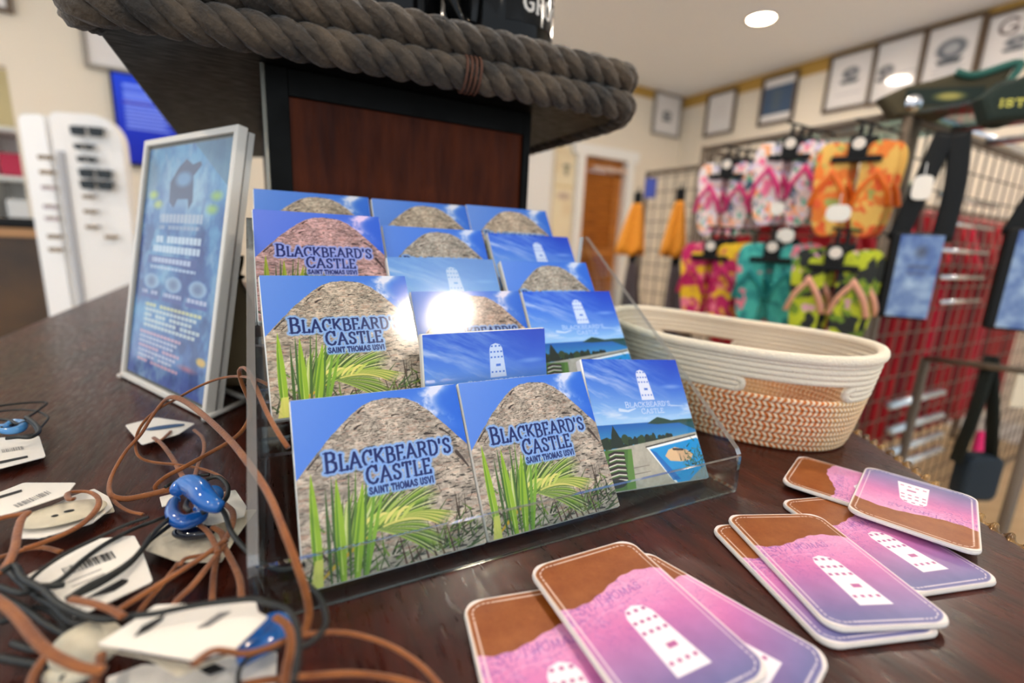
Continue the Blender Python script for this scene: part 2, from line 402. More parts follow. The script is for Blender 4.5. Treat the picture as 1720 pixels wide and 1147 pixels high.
# ------------------------------------------------------------------ pictures
TILE = .075 * S                              # side of a souvenir tile
NAVY, HALO = (18, 34, 96), (128, 170, 232)
def art_castle():
    A = Art(TILE, TILE, 300); X, Y = A.X, A.Y
    t = np.clip(X * .75 + (1 - Y) * .35, 0, 1)[..., None]
    A.img = np.array((96, 140, 226.)) * (1 - t) + np.array((20, 92, 212.)) * t
    cl = np.clip(fbm(X * 7 + 3, Y * 7, 5, 3) * 2.6 - 1.15, 0, 1)
    cm = np.exp(-((X - .83 + .10 * np.sin(Y * 16)) / .075) ** 2) * np.exp(-((Y - .86) / .13) ** 2)
    A.fill(np.clip(cl * cm * 4.0 + cm * .25, 0, .95), (222, 226, 244))
    # tower outline
    us = [-.02, .0, .07, .135, .20, .27, .33, .38, .45, .53, .60, .66, .72, .79, .86, .93, 1.02]
    vs = [.52, .545, .63, .70, .77, .835, .885, .92, .947, .957, .952, .938, .905, .845, .765, .68, .57]
    top = np.interp(X, us, vs) + (fbm(X * 22, Y * 4, 3, 9) - .5) * .012
    d = Y - top
    # masonry: smaller towards the top of the tower, which leans away
    k = .35 + .75 * np.clip(1 - Y, 0, 1)
    wx = (X - .52) / k; wy = np.log(1.35 - Y) * -3.2
    f1, f2, idc = worley(wx * 13 + fbm(X * 9, Y * 9, 3, 2), wy * 11, 5)
    g1, g2, ig = worley(wx * 19 + .6 * fbm(X * 30, Y * 30, 2, 6), wy * 34, 8)
    base = 170 + 40 * (idc - .5) + 74 * (fbm(X * 60, Y * 75, 3, 21) - .5) + 70 * (fbm(X * 9, Y * 12, 3, 4) - .5)
    st = np.stack([base * 1.03, base * .965, base * .885], -1)
    pk = np.clip((ig - .80) * 5, 0, 1)[..., None] * .45
    st = st * (1 - pk) + np.array((176, 128, 108.)) * pk
    crack = np.clip(1 - (f2 - f1) / .10, 0, 1) * np.clip(fbm(X * 12, Y * 14, 3, 31) * 2.4 - .85, 0, 1)
    st = st * (1 - .62 * crack[..., None])
    pit = np.clip(1.3 - g1 / .42, 0, 1) * (ig < .24) * np.clip(.35 + .9 * X, 0, 1)
    st = st * (1 - .62 * np.clip(pit * 1.5, 0, 1)[..., None])
    A.fill(A.aa(d), st)
    for (a, b, c, dd, w) in ((.35, .655, .43, .675, .022), (.33, .79, .37, .81, .014), (.36, .885, .40, .915, .013), (.555, .842, .60, .842, .012), (.74, .70, .81, .69, .014), (.06, .60, .13, .67, .012), (.10, .59, .16, .64, .006), (.27, .80, .31, .84, .008), (.84, .72, .90, .67, .014), (.92, .56, .98, .46, .024)):
        A.line([(a, b), ((a + c) / 2, (b + dd) / 2 + .004), (c, dd)], w, (44, 36, 34), w * .4, .85)
    dark = np.clip((X - .86) * 6, 0, 1) * np.clip((Y - .30) * 3, 0, 1) * (d < 0)
    A.fill(dark * .35 * (fbm(X * 30, Y * 30, 3, 77) > .45), (58, 46, 42))
    # undergrowth
    rn = random.Random(4)
    for i in range(120):
        x = rn.uniform(0, .95); y = abs(rn.gauss(0, .09)); l = rn.uniform(.05, .16); an = rn.uniform(.2, 2.6)
        A.line([(x, y), (x + l * math.cos(an), y + l * math.sin(an))], rn.uniform(.006, .014), rn.choice([(52, 78, 36), (84, 118, 44), (38, 52, 30), (112, 140, 52), (60, 46, 34)]), .002, .9)
    for x in (.52, .56, .60, .645, .69, .74, .80):
        A.line([(x, 0), (x - .02, .12 + .05 * math.sin(x * 40))], .012, (70, 44, 34), .004, .85)
    # right hand fronds
    def leaf(pts, w, c, c2=None):
        (x0, y0), (xm, ym), (x1, y1) = pts; up = []; dn = []
        for i in range(11):
            t = i / 10; x = (1 - t) ** 2 * x0 + 2 * t * (1 - t) * xm + t * t * x1; y = (1 - t) ** 2 * y0 + 2 * t * (1 - t) * ym + t * t * y1
            tx = 2 * (1 - t) * (xm - x0) + 2 * t * (x1 - xm); ty = 2 * (1 - t) * (ym - y0) + 2 * t * (y1 - ym); l = math.hypot(tx, ty) + 1e-9
            hw = w * .5 * min(1, .45 + 1.6 * t) * (1 - t ** 3.2)
            up.append((x - ty / l * hw, y + tx / l * hw)); dn.append((x + ty / l * hw, y - tx / l * hw))
        A.poly(up + dn[::-1], c)
        if c2: A.line([((p[0] * .6 + q[0] * .4), (p[1] * .6 + q[1] * .4)) for p, q in list(zip(up, dn))[1:9]], w * .22, c2, .002, .85)
    GR = [(62, 92, 34), (98, 132, 46), (126, 160, 58), (156, 182, 84), (52, 74, 34), (196, 206, 140)]
    for i in range(80):
        t = (i * 17 % 80) / 79; an = 1.55 - 1.42 * t + rn.uniform(-.05, .05); l = .30 + .09 * math.sin(t * PI) + rn.uniform(-.03, .03)
        x0, y0 = .20 + .16 * t, .10 + .10 * t
        leaf([(x0, y0), (x0 + l * .55 * math.cos(an + .12), y0 + l * .55 * math.sin(an + .12) + .01), (x0 + l * math.cos(an), y0 + l * math.sin(an) - .012)], .013, GR[i % 6])
    for i in range(46):
        t = i / 45; an = .62 - 1.25 * t; l = .34 + .06 * math.sin(t * 9)
        leaf([(.40, .205), (.40 + l * .6 * math.cos(an + .2), .21 + l * .6 * math.sin(an + .2)), (.40 + l * math.cos(an), .205 + l * math.sin(an))], .011, GR[(i * 5) % 6])
    for i in range(12):
        t = i / 11; leaf([(.42, .22), (.62, .30 - .03 * t), (.86 - .10 * t, .205 - .06 * t)], .016, [(168, 184, 84), (104, 138, 50), (206, 200, 112)][i % 3])
    for i in range(9):
        x = .28 + .03 * i; leaf([(x, .235), (x + .05, .29 + .01 * (i % 4)), (x + .10, .27 + .02 * (i % 3))], .020, (220, 214, 122) if i % 2 else (186, 200, 96))
    leaf([(.07, .02), (.2, .12), (.36, .20)], .020, (196, 160, 50))
    # tall blades on the left
    for (x0, x1, y1, w, c) in ((.13, .14, .48, .020, (58, 92, 40)), (.16, .175, .55, .020, (60, 96, 42)), (.225, .27, .56, .018, (66, 100, 42)), (.25, .31, .57, .018, (84, 124, 46)), (.29, .37, .55, .018, (74, 112, 44)), (.30, .42, .50, .022, (104, 152, 50)), (.31, .46, .46, .022, (120, 166, 52))):
        leaf([(x0, 0), (x0 * .55 + x1 * .45, y1 * .5), (x1, y1)], w, c)
    for (x0, x1, y1, w) in ((.075, .072, .575, .054), (.19, .200, .53, .054), (.255, .34, .485, .054)):
        leaf([(x0, -.02), (x0 * .55 + x1 * .45, y1 * .5), (x1, y1)], w, (140, 178, 48), (188, 212, 104))
        leaf([(x0 - .014, -.02), (x0 * .55 + x1 * .45 - .014, y1 * .48), (x1 - .004, y1 * .9)], w * .3, (96, 142, 34))
    A.poly([(.03, 0), (.09, 0), (.10, .13), (.06, .13)], (214, 214, 110), .9)
    # lettering
    A.text("BLACKBEARD'S", .15, .565, .088, .175, NAVY, width=.735, halo=HALO, hw=.014, big=1.22)
    A.text("CASTLE", .365, .462, .086, .175, NAVY, width=.375, halo=HALO, hw=.014, big=1.15)
    A.text("SAINT THOMAS USVI", .37, .405, .036, .22, NAVY, width=.375, halo=HALO, hw=.010, serif=False, big=1.0)
    return A
def art_pool():
    A = Art(TILE, TILE, 300); X, Y = A.X, A.Y
    t = np.clip((Y - .5) / .5, 0, 1)[..., None]; r = np.clip(X * .9 + .25, 0, 1)[..., None]
    A.img = (np.array((150, 196, 240.)) * (1 - t) + np.array((40, 100, 216.)) * t) * (1 - r * t) + np.array((10, 62, 190.)) * r * t
    sx = X * .82 + (1 - Y) * .0; an = .35
    u = X * math.cos(an) - (1 - Y) * math.sin(an) * -1; v = -X * math.sin(an) * -1 + (1 - Y) * math.cos(an)
    v = (1 - Y) - .42 * X
    st = np.clip(fbm(X * 3.2 + 1, v * 15 + .8 * fbm(X * 6, Y * 6, 3, 2), 5, 12) * 3.0 - 1.2, 0, 1) * np.clip(1.15 - X * 1.3, 0, 1) * np.clip((Y - .46) * 6, 0, 1)
    A.fill(st * .8, (206, 214, 240))
    lo = np.clip(fbm(X * 5, Y * 22, 4, 5) * 2.4 - 1.0, 0, 1) * np.exp(-((Y - .56) / .06) ** 2)
    A.fill(lo, (228, 236, 248))
    A.ell(.86, .76, .09, .016, (150, 180, 236), .55, .02)
    sea = A.aa(Y - .475)
    A.fill(sea, np.array((24, 92, 176.)) + (np.array((58, 146, 196.)) - np.array((24, 92, 176.))) * np.clip((.475 - Y) * 7, 0, 1)[..., None])
    A.poly([(.5, .465), (.56, .49), (.62, .512), (.68, .50), (.76, .478), (.86, .482), (1.0, .48), (1.0, .455), (.6, .455)], (34, 66, 56))
    A.poly([(.78, .48), (1, .482), (1, .39), (.9, .43)], (40, 74, 64), .8)
    land = .335 + .03 * (fbm(X * 16, Y * 3, 3, 3) - .3)
    for i in range(46):
        rn = random.Random(i); A.ell(rn.uniform(0, .75), .335 + rn.uniform(-.03, .025), rn.uniform(.015, .035), rn.uniform(.015, .04), rn.choice([(30, 50, 34), (44, 66, 38), (24, 38, 30)]))
    A.poly([(.10, .30), (.125, .40), (.155, .47), (.185, .41), (.23, .30)], (26, 42, 34))
    A.poly([(.0, .30), (.02, .37), (.08, .385), (.11, .30)], (32, 48, 34))
    deck = A.aa(np.maximum(Y - (.285 + .085 * X), 0 - X))
    A.fill(deck, np.array((176, 172, 158.)) + 30 * (fbm(X * 30, Y * 30, 3, 6) - .5)[..., None])
    A.poly([(0, 0), (.20, 0), (.28, .285), (0, .29)], (72, 112, 48)); A.poly([(.16, 0), (.245, 0), (.285, .285), (.25, .285)], (92, 134, 56))
    for i in range(6):
        y = .255 - i * .036; A.line([(.07 - .012 * i, y), (.12, y + .014), (.20 - .004 * i, y + .004)], .022, (46, 36, 34)); A.line([(.07 - .012 * i, y - .011), (.12, y + .003), (.20 - .004 * i, y - .007)], .008, (232, 222, 214))
    A.ell(.08, .05, .09, .03, (28, 34, 26))
    A.poly([(.43, .285), (.985, .345), (1.0, .335), (1.0, 0.0), (.64, .0), (.60, .04)], (246, 248, 248)); A.poly([(.46, .268), (.985, .322), (1.0, .31), (1.0, .0), (.66, .0)], (22, 146, 216))
    A.poly([(.46, .268), (.62, .02), (.70, .02), (.52, .24)], (14, 96, 184), .8)
    A.line([(.43, .287), (.98, .347)], .01, (48, 44, 44))
    A.poly([(.60, .205), (.65, .25), (.72, .265), (.84, .235), (.90, .20), (.86, .155), (.75, .15), (.64, .165)], (226, 190, 146)); A.poly([(.72, .265), (.75, .155), (.86, .155), (.84, .235)], (196, 160, 124), .7)
    A.line([(.70, .25), (.80, .24)], .016, (40, 36, 36))
    for i in range(60):
        rn = random.Random(100 + i); x, y = rn.gauss(.90, .07), rn.gauss(.15, .07); an = rn.uniform(0, 6.28)
        A.line([(x, y), (x + .05 * math.cos(an), y + .05 * math.sin(an))], .010, rn.choice([(32, 66, 48), (48, 92, 60), (26, 46, 40), (76, 110, 80)]), .002, .9)
    A.poly([(.78, 0), (1, 0), (1, .10), (.92, .07)], (150, 146, 136), .8)
    for y in (.10, .145): A.line([(.26, y), (.42, y + .008)], .008, (110, 106, 98), .004, .8)
    white_tower(A, .575, .655, .25, .135, (216, 224, 244), -.06, (66, 112, 206))
    A.line([(.26, .585), (.34, .572), (.42, .59)], .026, (220, 230, 246), .008, .75); A.line([(.80, .60), (.94, .592)], .012, (220, 230, 246), .004, .6)
    A.text("BLACKBEARD'S", .325, .60, .038, .15, (206, 220, 246), width=.47, big=1.15)
    A.text("CASTLE", .475, .545, .036, .15, (206, 220, 246), width=.23, big=1.15)
    return A
TAGW, TAGH = .0505 * S, .0715 * S
def art_tag():
    A = Art(TAGW, TAGH, 260); X, Y = A.X, A.Y; a = A.asp
    t = np.clip((Y - .05) / .42, 0, 1)[..., None]
    lo, mi, hi = np.array((104, 104, 154.)), np.array((204, 110, 172.)), np.array((220, 150, 194.))
    t2 = np.clip((Y - .40) / .3, 0, 1)[..., None]
    A.img = (lo * (1 - t) + mi * t) * (1 - t2) + hi * t2
    A.img += 22 * (fbm(X * 8, Y * 8, 3, 2) - .5)[..., None]
    scr = np.clip(np.abs(fbm(X * 26, Y * 34, 3, 14) - .5) * -22 + 1.0, 0, 1) * np.clip((Y - .28) * 3.2, 0, 1) * np.clip(1.15 - X / a, 0, 1)
    A.fill(scr * .8, (112, 66, 150)); sc2 = np.clip(np.abs(fbm(X * 18 + 5, Y * 24, 3, 44) - .5) * -20 + 1, 0, 1) * np.clip((Y - .40) * 4, 0, 1) * np.clip(1.2 - X / a, 0, 1)
    A.fill(sc2 * .7, (226, 190, 222))
    A.text("ST THOMAS", .08, .590, .048, .15, (120, 66, 150), width=.42, big=1.35, slope=.10, a=.55)
    wv = .70 + .055 * np.sin((X / a - .45) * 5.2) + .004 * np.sin(X * 60)
    A.fill(A.aa(wv - Y), np.array((140, 74, 24.)) + 26 * (fbm(X * 14, Y * 14, 4, 8) - .5)[..., None] + 10 * (fbm(X * 90, Y * 90, 2, 3) - .5)[..., None])
    white_tower(A, .38, .14, .40, .20, (240, 234, 240), -.05, (176, 92, 150))
    # stitching
    o2 = .034; cr = .06
    qx = np.abs(X - a / 2) - (a / 2 - o2 - cr); qy = np.abs(Y - .5) - (.5 - o2 - cr)
    d = np.hypot(np.maximum(qx, 0), np.maximum(qy, 0)) + np.minimum(np.maximum(qx, qy), 0) - cr
    dash = np.where(np.abs(qx) > np.abs(qy), np.sin(Y * 230), np.sin(X * 230)) > -.6
    A.fill(np.clip(.5 - (np.abs(d) - .0042) / A.px, 0, 1) * dash, (240, 226, 226), .8)
    rim = np.hypot(np.maximum(np.abs(X - a / 2) - (a / 2 - .09), 0), np.maximum(np.abs(Y - .5) - .41, 0)) - .075
    A.fill(np.clip(rim / .012, 0, 1), (232, 222, 218))
    return A
def art_poster(w, h):
    A = Art(w, h, 360); X, Y = A.X, A.Y; a = A.asp
    n = fbm(X * 7, Y * 7, 5, 3); t = np.clip(.55 * Y + .20 + (n - .5) * 2.2, 0, 1)[..., None]
    A.img = np.array((16, 50, 124.)) * (1 - t) + np.array((88, 146, 188.)) * t
    b = np.clip(.30 - Y, 0, 1)[..., None] * 3; A.img = A.img * (1 - b * .5) + np.array((112, 116, 190.)) * b * .5
    A.fill(np.clip((fbm(X * 14, Y * 11, 4, 9) - .52) * 6, 0, 1) * .5, (140, 176, 200)); A.fill(np.clip((fbm(X * 9 + 4, Y * 8, 4, 19) - .56) * 6, 0, 1) * .6, (14, 40, 104))
    A.poly([(a, 1), (a, .80), (.55 * a, 1)], (78, 112, 136), .8); A.ell(.02 * a, .86, .14 * a, .09, (96, 126, 150), .7, .05)
    A.ell(.5 * a, .80, .36 * a, .11, (186, 204, 214), .5, .12)
    for (x, y, c) in ((.13, .79, (176, 196, 76)), (.87, .78, (150, 186, 84)), (.84, .73, (150, 186, 84)), (.2, .75, (190, 200, 90))): A.ell(x * a, y, .05 * a, .016, c, .8, .02)
    # dark abstract emblem above grey lettering bars
    A.poly([(.34 * a, .76), (.33 * a, .84), (.42 * a, .90), (.50 * a, .93), (.58 * a, .905), (.66 * a, .915), (.68 * a, .90), (.60 * a, .86), (.62 * a, .76), (.58 * a, .73), (.56 * a, .77), (.44 * a, .77), (.40 * a, .735)], (74, 82, 110))
    A.ell(.49 * a, .85, .09 * a, .028, (116, 160, 200), .8, .02)
    def bars(x0, x1, y, hh, c, al=.85, cell=.045):
        k = np.floor(X / (cell * a)).astype(int); m = (vnoise(k * 7.3, np.full_like(X, y * 50), 5) > .14) & (np.abs(X / (cell * a) - k - .5) < .42)
        A.fill(A.aa(np.maximum(np.abs(Y - y) - hh, np.maximum(x0 * a - X, X - x1 * a))) * m, c, al)
    bars(.25, .75, .692, .018, (176, 184, 196)); bars(.25, .73, .655, .008, (150, 164, 186))
    bars(.22, .76, .605, .014, (210, 222, 230)); bars(.20, .76, .565, .014, (210, 222, 230))
    A.rect(.14 * a, .50, .74 * a, .535, (52, 66, 134), .85); bars(.2, .68, .518, .010, (196, 206, 226)); bars(.18, .74, .487, .006, (190, 204, 222))
    for x in (.22, .5, .78):
        A.ell(x * a, .425, .10 * a, .032, (150, 178, 204), .9, .01); A.ell(x * a, .425, .05 * a, .02, (86, 104, 140), .9, .02)
        bars(x - .11, x + .11, .378, .008, (190, 190, 214)); A.rect((x - .12) * a, .352, (x + .12) * a, .368, (58, 64, 138), .8)
    for i in range(5): bars(.17, .86 - .05 * (i % 3), .325 - .022 * i, .007, (206, 214, 208) if i else (220, 214, 150))
    for i in range(7): bars(.14, .66 - .04 * (i % 3), .205 - .02 * i, .006, (196, 196, 214) if i % 3 else (224, 170, 180))
    A.ell(.9 * a, .16, .05 * a, .016, (226, 176, 60), .9, .01); A.ell(.76 * a, .115, .08 * a, .01, (196, 96, 110), .7, .015)
    m = .012; d = np.maximum(np.abs(X - a / 2) - (a / 2 - m), np.abs(Y - .5) - (.5 - m)); A.fill(np.clip(d / A.px + .5, 0, 1), (74, 76, 70))
    return A

# ------------------------------------------------------------------ materials used more than once
M_WHITE = mat('white_paint', (238, 236, 232), .5)
M_BLACK = mat('black_plastic', (18, 18, 18), .45, spec=.2)
M_STEEL = mat('chrome', (205, 208, 214), .18, 1.0)
M_WIRE = mat('bronze_wire', (108, 94, 80), .45, spec=.35)
M_CERAM = mat('white_ceramic', (236, 234, 228), .12, coat=.5)
M_ACRYL = clear_mat('clear_acrylic', (243, 247, 247), 1.0)
M_EDGE = clear_mat('acrylic_edge', (214, 220, 222), 1.6, .38)

# ------------------------------------------------------------------ the room
def room_box(name, s0, s1, t0, t1, z0, z1, m):
    bm = B()
    M = Matrix.Translation(KN) @ Matrix(((-RA.x, RB.x, 0, 0), (-RA.y, RB.y, 0, 0), (0, 0, 1, 0), (0, 0, 0, 1)))
    box(bm, s0, s1, t0, t1, z0, z1, mw=M)
    return tag(obj(name, bm, m), kind='structure')
M_WALL = mat('cream_wall', (232, 221, 203), .75, bump=.15, bscale=60)
M_CEIL = mat('ceiling_paint', (240, 243, 248), .8)
M_FLOOR = mat('tan_floor', (212, 184, 142), .35, c2=(196, 164, 120), nscale=3, stretch=(1, 8, 1))
M_MUST = mat('mustard_trim', (186, 146, 66), .5)
room_box('floor', -.1, 7.6, -2.6, 6.6, -.1, 0, M_FLOOR)
room_box('ceiling', -.1, 7.6, -2.6, 6.6, CEIL, CEIL + .1, M_CEIL)
room_box('wall_right', -.12, 0, -.12, 6.6, 0, CEIL, M_WALL)
# back wall: a door near the corner, a wide opening at its left end
dl, dr = at_plane(976, 300, KN, RB), at_plane(1047, 300, KN, RB)
D0, D1 = (KN - dr).dot(RA), (KN - dl).dot(RA)
DT = at_plane(1010, 266, KN, RB).z
OS = (KN - at_plane(40, 300, KN, RB)).dot(RA)
OT = at_plane(20, 112, KN, RB).z
def wall_strip(s0, s1, z0, z1, bm):
    M = Matrix.Translation(KN) @ Matrix(((-RA.x, RB.x, 0, 0), (-RA.y, RB.y, 0, 0), (0, 0, 1, 0), (0, 0, 0, 1)))
    box(bm, s0, s1, -.12, 0, z0, z1, mw=M)
bm = B()
wall_strip(0, D0, 0, CEIL, bm); wall_strip(D0, D1, DT, CEIL, bm); wall_strip(D1, OS, 0, CEIL, bm); wall_strip(OS, 7.6, OT, CEIL, bm)
tag(obj('wall_back', bm, M_WALL), kind='structure')
room_box('wall_alcove', OS - 1.2, 7.6, -2.5, -2.38, 0, CEIL, mat('olive_wall', (196, 180, 136), .8))
room_box('trim_1', 0.0, .006, 0.0, 6.6, CEIL - .11, CEIL, M_MUST)
room_box('trim_2', 0.0, .9, 0.0, .006, CEIL - .09, CEIL, M_MUST)
room_box('baseboard_right', 0, .02, 0, 6.6, 0, .12, M_WHITE)
# louvred door
d = thing('door_1', None, None, mw=Matrix.Translation(rm((D0 + D1) / 2, -.05, 0)) @ Matrix.Rotation(ROT_BACK, 4, 'Z')); tag(d, kind='structure')
dw = D1 - D0; M_DOOR = mat('orange_wood', (196, 122, 40), .45, c2=(150, 86, 26), nscale=6, stretch=(1, 1, 9))
bm = B()
for sx in (-1, 1): box(bm, sx * dw / 2 - (sx > 0) * .09, sx * dw / 2 + (sx < 0) * .09, -.02, .02, 0, DT)
for z0, z1 in ((0, .2), (DT - .12, DT), (1.0, 1.1)): box(bm, -dw / 2 + .09, dw / 2 - .09, -.02, .02, z0, z1)
obj('door_frame', bm, M_DOOR, d)
bm = B(); z = .2
while z < DT - .15:
    box(bm, -dw / 2 + .08, dw / 2 - .08, -.006, .006, -.03, .03, mw=Matrix.Translation((0, 0, z + .03)) @ Matrix.Rotation(.6, 4, 'X')); z += .055
obj('louvres', bm, M_DOOR, d)
bm = B(); box(bm, -.16, .30, -.10, -.06, 1.86, 1.895); box(bm, .05, .12, -.06, -.02, 1.85, 1.91)
obj('door_closer', bm, mat('pale_metal', (214, 190, 176), .4, .3), d)
bm = B()
for sx in (-1, 1): box(bm, sx * (dw / 2 + .045) - .045, sx * (dw / 2 + .045) + .045, -.03, .03, 0, DT + .09)
box(bm, -dw / 2 - .14, dw / 2 + .14, -.035, .03, DT, DT + .10)
o = obj('trim_3', bm, M_WHITE, mw=Matrix.Translation(rm((D0 + D1) / 2, .03, 0)) @ Matrix.Rotation(ROT_BACK, 4, 'Z')); tag(o, kind='structure')
# white pilaster left of the poster
pl = (KN - at_plane(893, 300, KN, RB)).dot(RA); pr = (KN - at_plane(922, 300, KN, RB)).dot(RA)
room_box('trim_4', pr, pl + .1, 0.0, .04, 0, 2.06, M_WHITE)

# ------------------------------------------------------------------ ceiling downlights
M_LENS = mat('lamp_lens', (255, 244, 226), .4, emit=16.0)
def downlight(s, t, label):
    p = rm(s, t, CEIL)
    d = thing('ceiling_light', label, 'ceiling light', p, 0, 'round recessed ceiling lights')
    bm = B(); lathe(bm, [(.095, -.001), (.105, -.012), (.09, -.012), (.082, -.002)], 28); obj('trim_ring', bm, M_WHITE, d, smooth=True)
    bm = B(); lathe(bm, [(.0001, -.006), (.084, -.006)], 28); obj('lens', bm, M_LENS, d)
    ld = bpy.data.lights.new('lamp', 'AREA'); ld.shape = 'DISK'; ld.size = .16; ld.energy = LAMP_W; ld.color = (1, .965, .91)
    l = bpy.data.objects.new('lamp', ld); COL.objects.link(l); l.parent = d; l.location = (0, 0, -.016)
for i, s in enumerate((1.03, 3.50, 5.97)):
    for j, t in enumerate((1.57, 3.06, 4.55, 6.04)):
        if i < 2 and j == 3: continue
        if i == 0 and j == 0: lb = 'round white ceiling light seen glowing above the racks near the right wall'
        else: lb = 'round recessed ceiling light out of the photo, over the shop floor'
        downlight(s, t, lb)
downlight(6.3, -1.1, 'unseen ceiling light added to brighten the white shelves in the alcove')  # added lamp, itself unseen, to brighten the dark alcove

# ------------------------------------------------------------------ counter
def wood(name, c, c2, rough, sc, stretch, c3=None, coat=0.0, spec=.5):
    m = bpy.data.materials.new(name); m.use_nodes = True
    nt = m.node_tree; b = nt.nodes['Principled BSDF']
    tc = nt.nodes.new('ShaderNodeTexCoord'); mp = nt.nodes.new('ShaderNodeMapping'); mp.inputs['Scale'].default_value = stretch
    n = nt.nodes.new('ShaderNodeTexNoise'); n.inputs['Scale'].default_value = sc; n.inputs['Detail'].default_value = 8; n.inputs['Roughness'].default_value = .65
    r = nt.nodes.new('ShaderNodeValToRGB'); r.color_ramp.elements[0].position = .36; r.color_ramp.elements[1].position = .66
    r.color_ramp.elements[0].color = rgba(c); r.color_ramp.elements[1].color = rgba(c2)
    if c3: e = r.color_ramp.elements.new(.78); e.color = rgba(c3)
    n2 = nt.nodes.new('ShaderNodeTexNoise'); n2.inputs['Scale'].default_value = sc * 5; n2.inputs['Detail'].default_value = 6
    rr = nt.nodes.new('ShaderNodeMapRange'); rr.inputs[1].default_value = .3; rr.inputs[2].default_value = .7; rr.inputs[3].default_value = rough - .08; rr.inputs[4].default_value = rough + .14
    bp = nt.nodes.new('ShaderNodeBump'); bp.inputs['Strength'].default_value = .22; bp.inputs['Distance'].default_value = .0012
    nt.links.new(tc.outputs['Object'], mp.inputs[0])
    for k in (n, n2): nt.links.new(mp.outputs[0], k.inputs['Vector'])
    nt.links.new(n.outputs['Fac'], r.inputs[0]); nt.links.new(r.outputs[0], b.inputs['Base Color'])
    nt.links.new(n2.outputs['Fac'], rr.inputs[0]); nt.links.new(rr.outputs[0], b.inputs['Roughness'])
    nt.links.new(n2.outputs['Fac'], bp.inputs['Height']); nt.links.new(bp.outputs[0], b.inputs['Normal'])
    b.inputs['Coat Weight'].default_value = coat; b.inputs['Coat Roughness'].default_value = .22
    b.inputs['Specular IOR Level'].default_value = spec
    return m
M_TOP = wood('mahogany_top', (36, 11, 5), (74, 25, 12), .30, 9, (6, 1, 1), (108, 40, 20), coat=.18, spec=.28)
M_DARK = wood('black_stained_wood', (6, 6, 5), (11, 11, 9), .45, 10, (1, 4, 1), spec=.10)
M_PANEL = wood('brown_wood_panel', (50, 16, 3), (86, 36, 10), .4, 7, (4, 4, .6), spec=.10)
edge = [(-.275, 1.45), (-.275, -.20), (.20, -.20), (.262, -.06), (.292, .0), (.319, .05), (.338, .0818), (.357, .105), (.379, .133), (.402, .1655), (.424, .203), (.438, .24), (.444, .28), (.446, .36), (.446, 1.45)]
ctr = thing('shop_counter', 'dark mahogany shop counter with a carved rope edge, under all the souvenirs', 'counter', mw=Matrix.Rotation(YAW, 4, 'Z'))
bm = B(); prism(bm, [(x * S, y * S) for x, y in edge][::-1], .05, bev=.006); bmesh.ops.translate(bm, verts=bm.verts, vec=(0, 0, ZT - .05))
obj('counter_top', bm, M_TOP, ctr)
def inset(pts, k):
    cx, cy = .08, .6
    return [((cx + (x - cx) * k) * S, (cy + (y - cy) * k) * S) for x, y in pts]
bm = B(); prism(bm, inset(edge, .86)[::-1], ZT - .05); obj('counter_base', bm, M_DARK, ctr)
# carved rope moulding: slanting beads along the rim
bm = B()
path = smooth_path([Vector((x * S, y * S, ZT - .0075)) for x, y in edge[2:]], 10)
Q = [path[0]]
for p in path[1:]:
    while (p - Q[-1]).length > .0011: Q.append(Q[-1] + (p - Q[-1]).normalized() * .0011)
rings = []
for i, q in enumerate(Q):
    t = (Q[min(i + 1, len(Q) - 1)] - Q[max(i - 1, 0)]).normalized(); nn = t.cross(Vector((0, 0, 1)))
    rings.append([])
    for j in range(20):
        a = 2 * PI * j / 20; lob = math.cos(3 * a + 2 * PI * i * .0011 / .0135)
        rings[-1].append(bm.verts.new(q + (nn * math.cos(a) + Vector((0, 0, 1)) * math.sin(a)) * (.0078 + .0026 * lob)))
for A_, C_ in zip(rings, rings[1:]):
    for j in range(20): bm.faces.new((A_[j], A_[(j + 1) % 20], C_[(j + 1) % 20], C_[j]))
bm.faces.new(rings[0]); bm.faces.new(rings[-1][::-1])
obj('carved_edge', bm, mat('worn_gilt_wood', (66, 38, 20), .25, .35, c2=(176, 134, 74), nscale=70), ctr, smooth=True)

# ------------------------------------------------------------------ raised stand behind the rack, with rope-bound top
FR_L, FR_R, BK_R, BK_L = (-.080, .3790), (.290, .358), (.296, .585), (-.092, .98)
Z0, Z1 = .247, .286
cab = thing('display_stand', 'black raised stand with brown panel behind the tiles, rope bound around its top', 'stand', mw=TF @ Matrix.Translation((.11 * S, .5 * S, 0)))
def cabm(v): return ((v[0] - .11) * S, (v[1] - .5) * S)
bm = B()
prism(bm, [cabm(p) for p in (FR_L, (.275, .3588), (.288, .362), (.294, .372), BK_R, (.21, .72), BK_L)], (Z1 - Z0) * S, bev=.003); bmesh.ops.translate(bm, verts=bm.verts, vec=(0, 0, Z0 * S))
obj('top_slab', bm, M_DARK, cab)
c0, c1, cp, cq = .008, .2205, .400, .70
bm = B()
(x0, y0), (x1, y1) = cabm((c0, cp)), cabm((c1, cq))
box(bm, x0, x1, y0 + .006, y1, .0006, Z0 * S); obj('body', bm, M_DARK, cab)
bm = B(); box(bm, x0 + .022, x1 - .010, y0 + .001, y0 + .006, .01, .2290 * S); obj('front_panel', bm, M_PANEL, cab)
bm = B()
box(bm, x0, x0 + .022, y0 - .004, y0 + .006, .0006, Z0 * S, bev=.001); box(bm, x1 - .010, x1, y0 - .004, y0 + .006, .0006, Z0 * S, bev=.001); box(bm, x0 + .022, x1 - .010, y0 - .004, y0 + .006, .2290 * S, Z0 * S, bev=.001)
obj('front_frame', bm, M_DARK, cab)
bm = B(); tube(bm, [(x0 - .001, y0 - .004, .001), (x0 - .001, y0 - .004, Z0 * S)], .0022, 8); obj('corner_highlight', bm, mat('edge_highlight', (140, 138, 128), .3), cab, smooth=True)  # pale grey tube paints the light caught along the stand's left corner

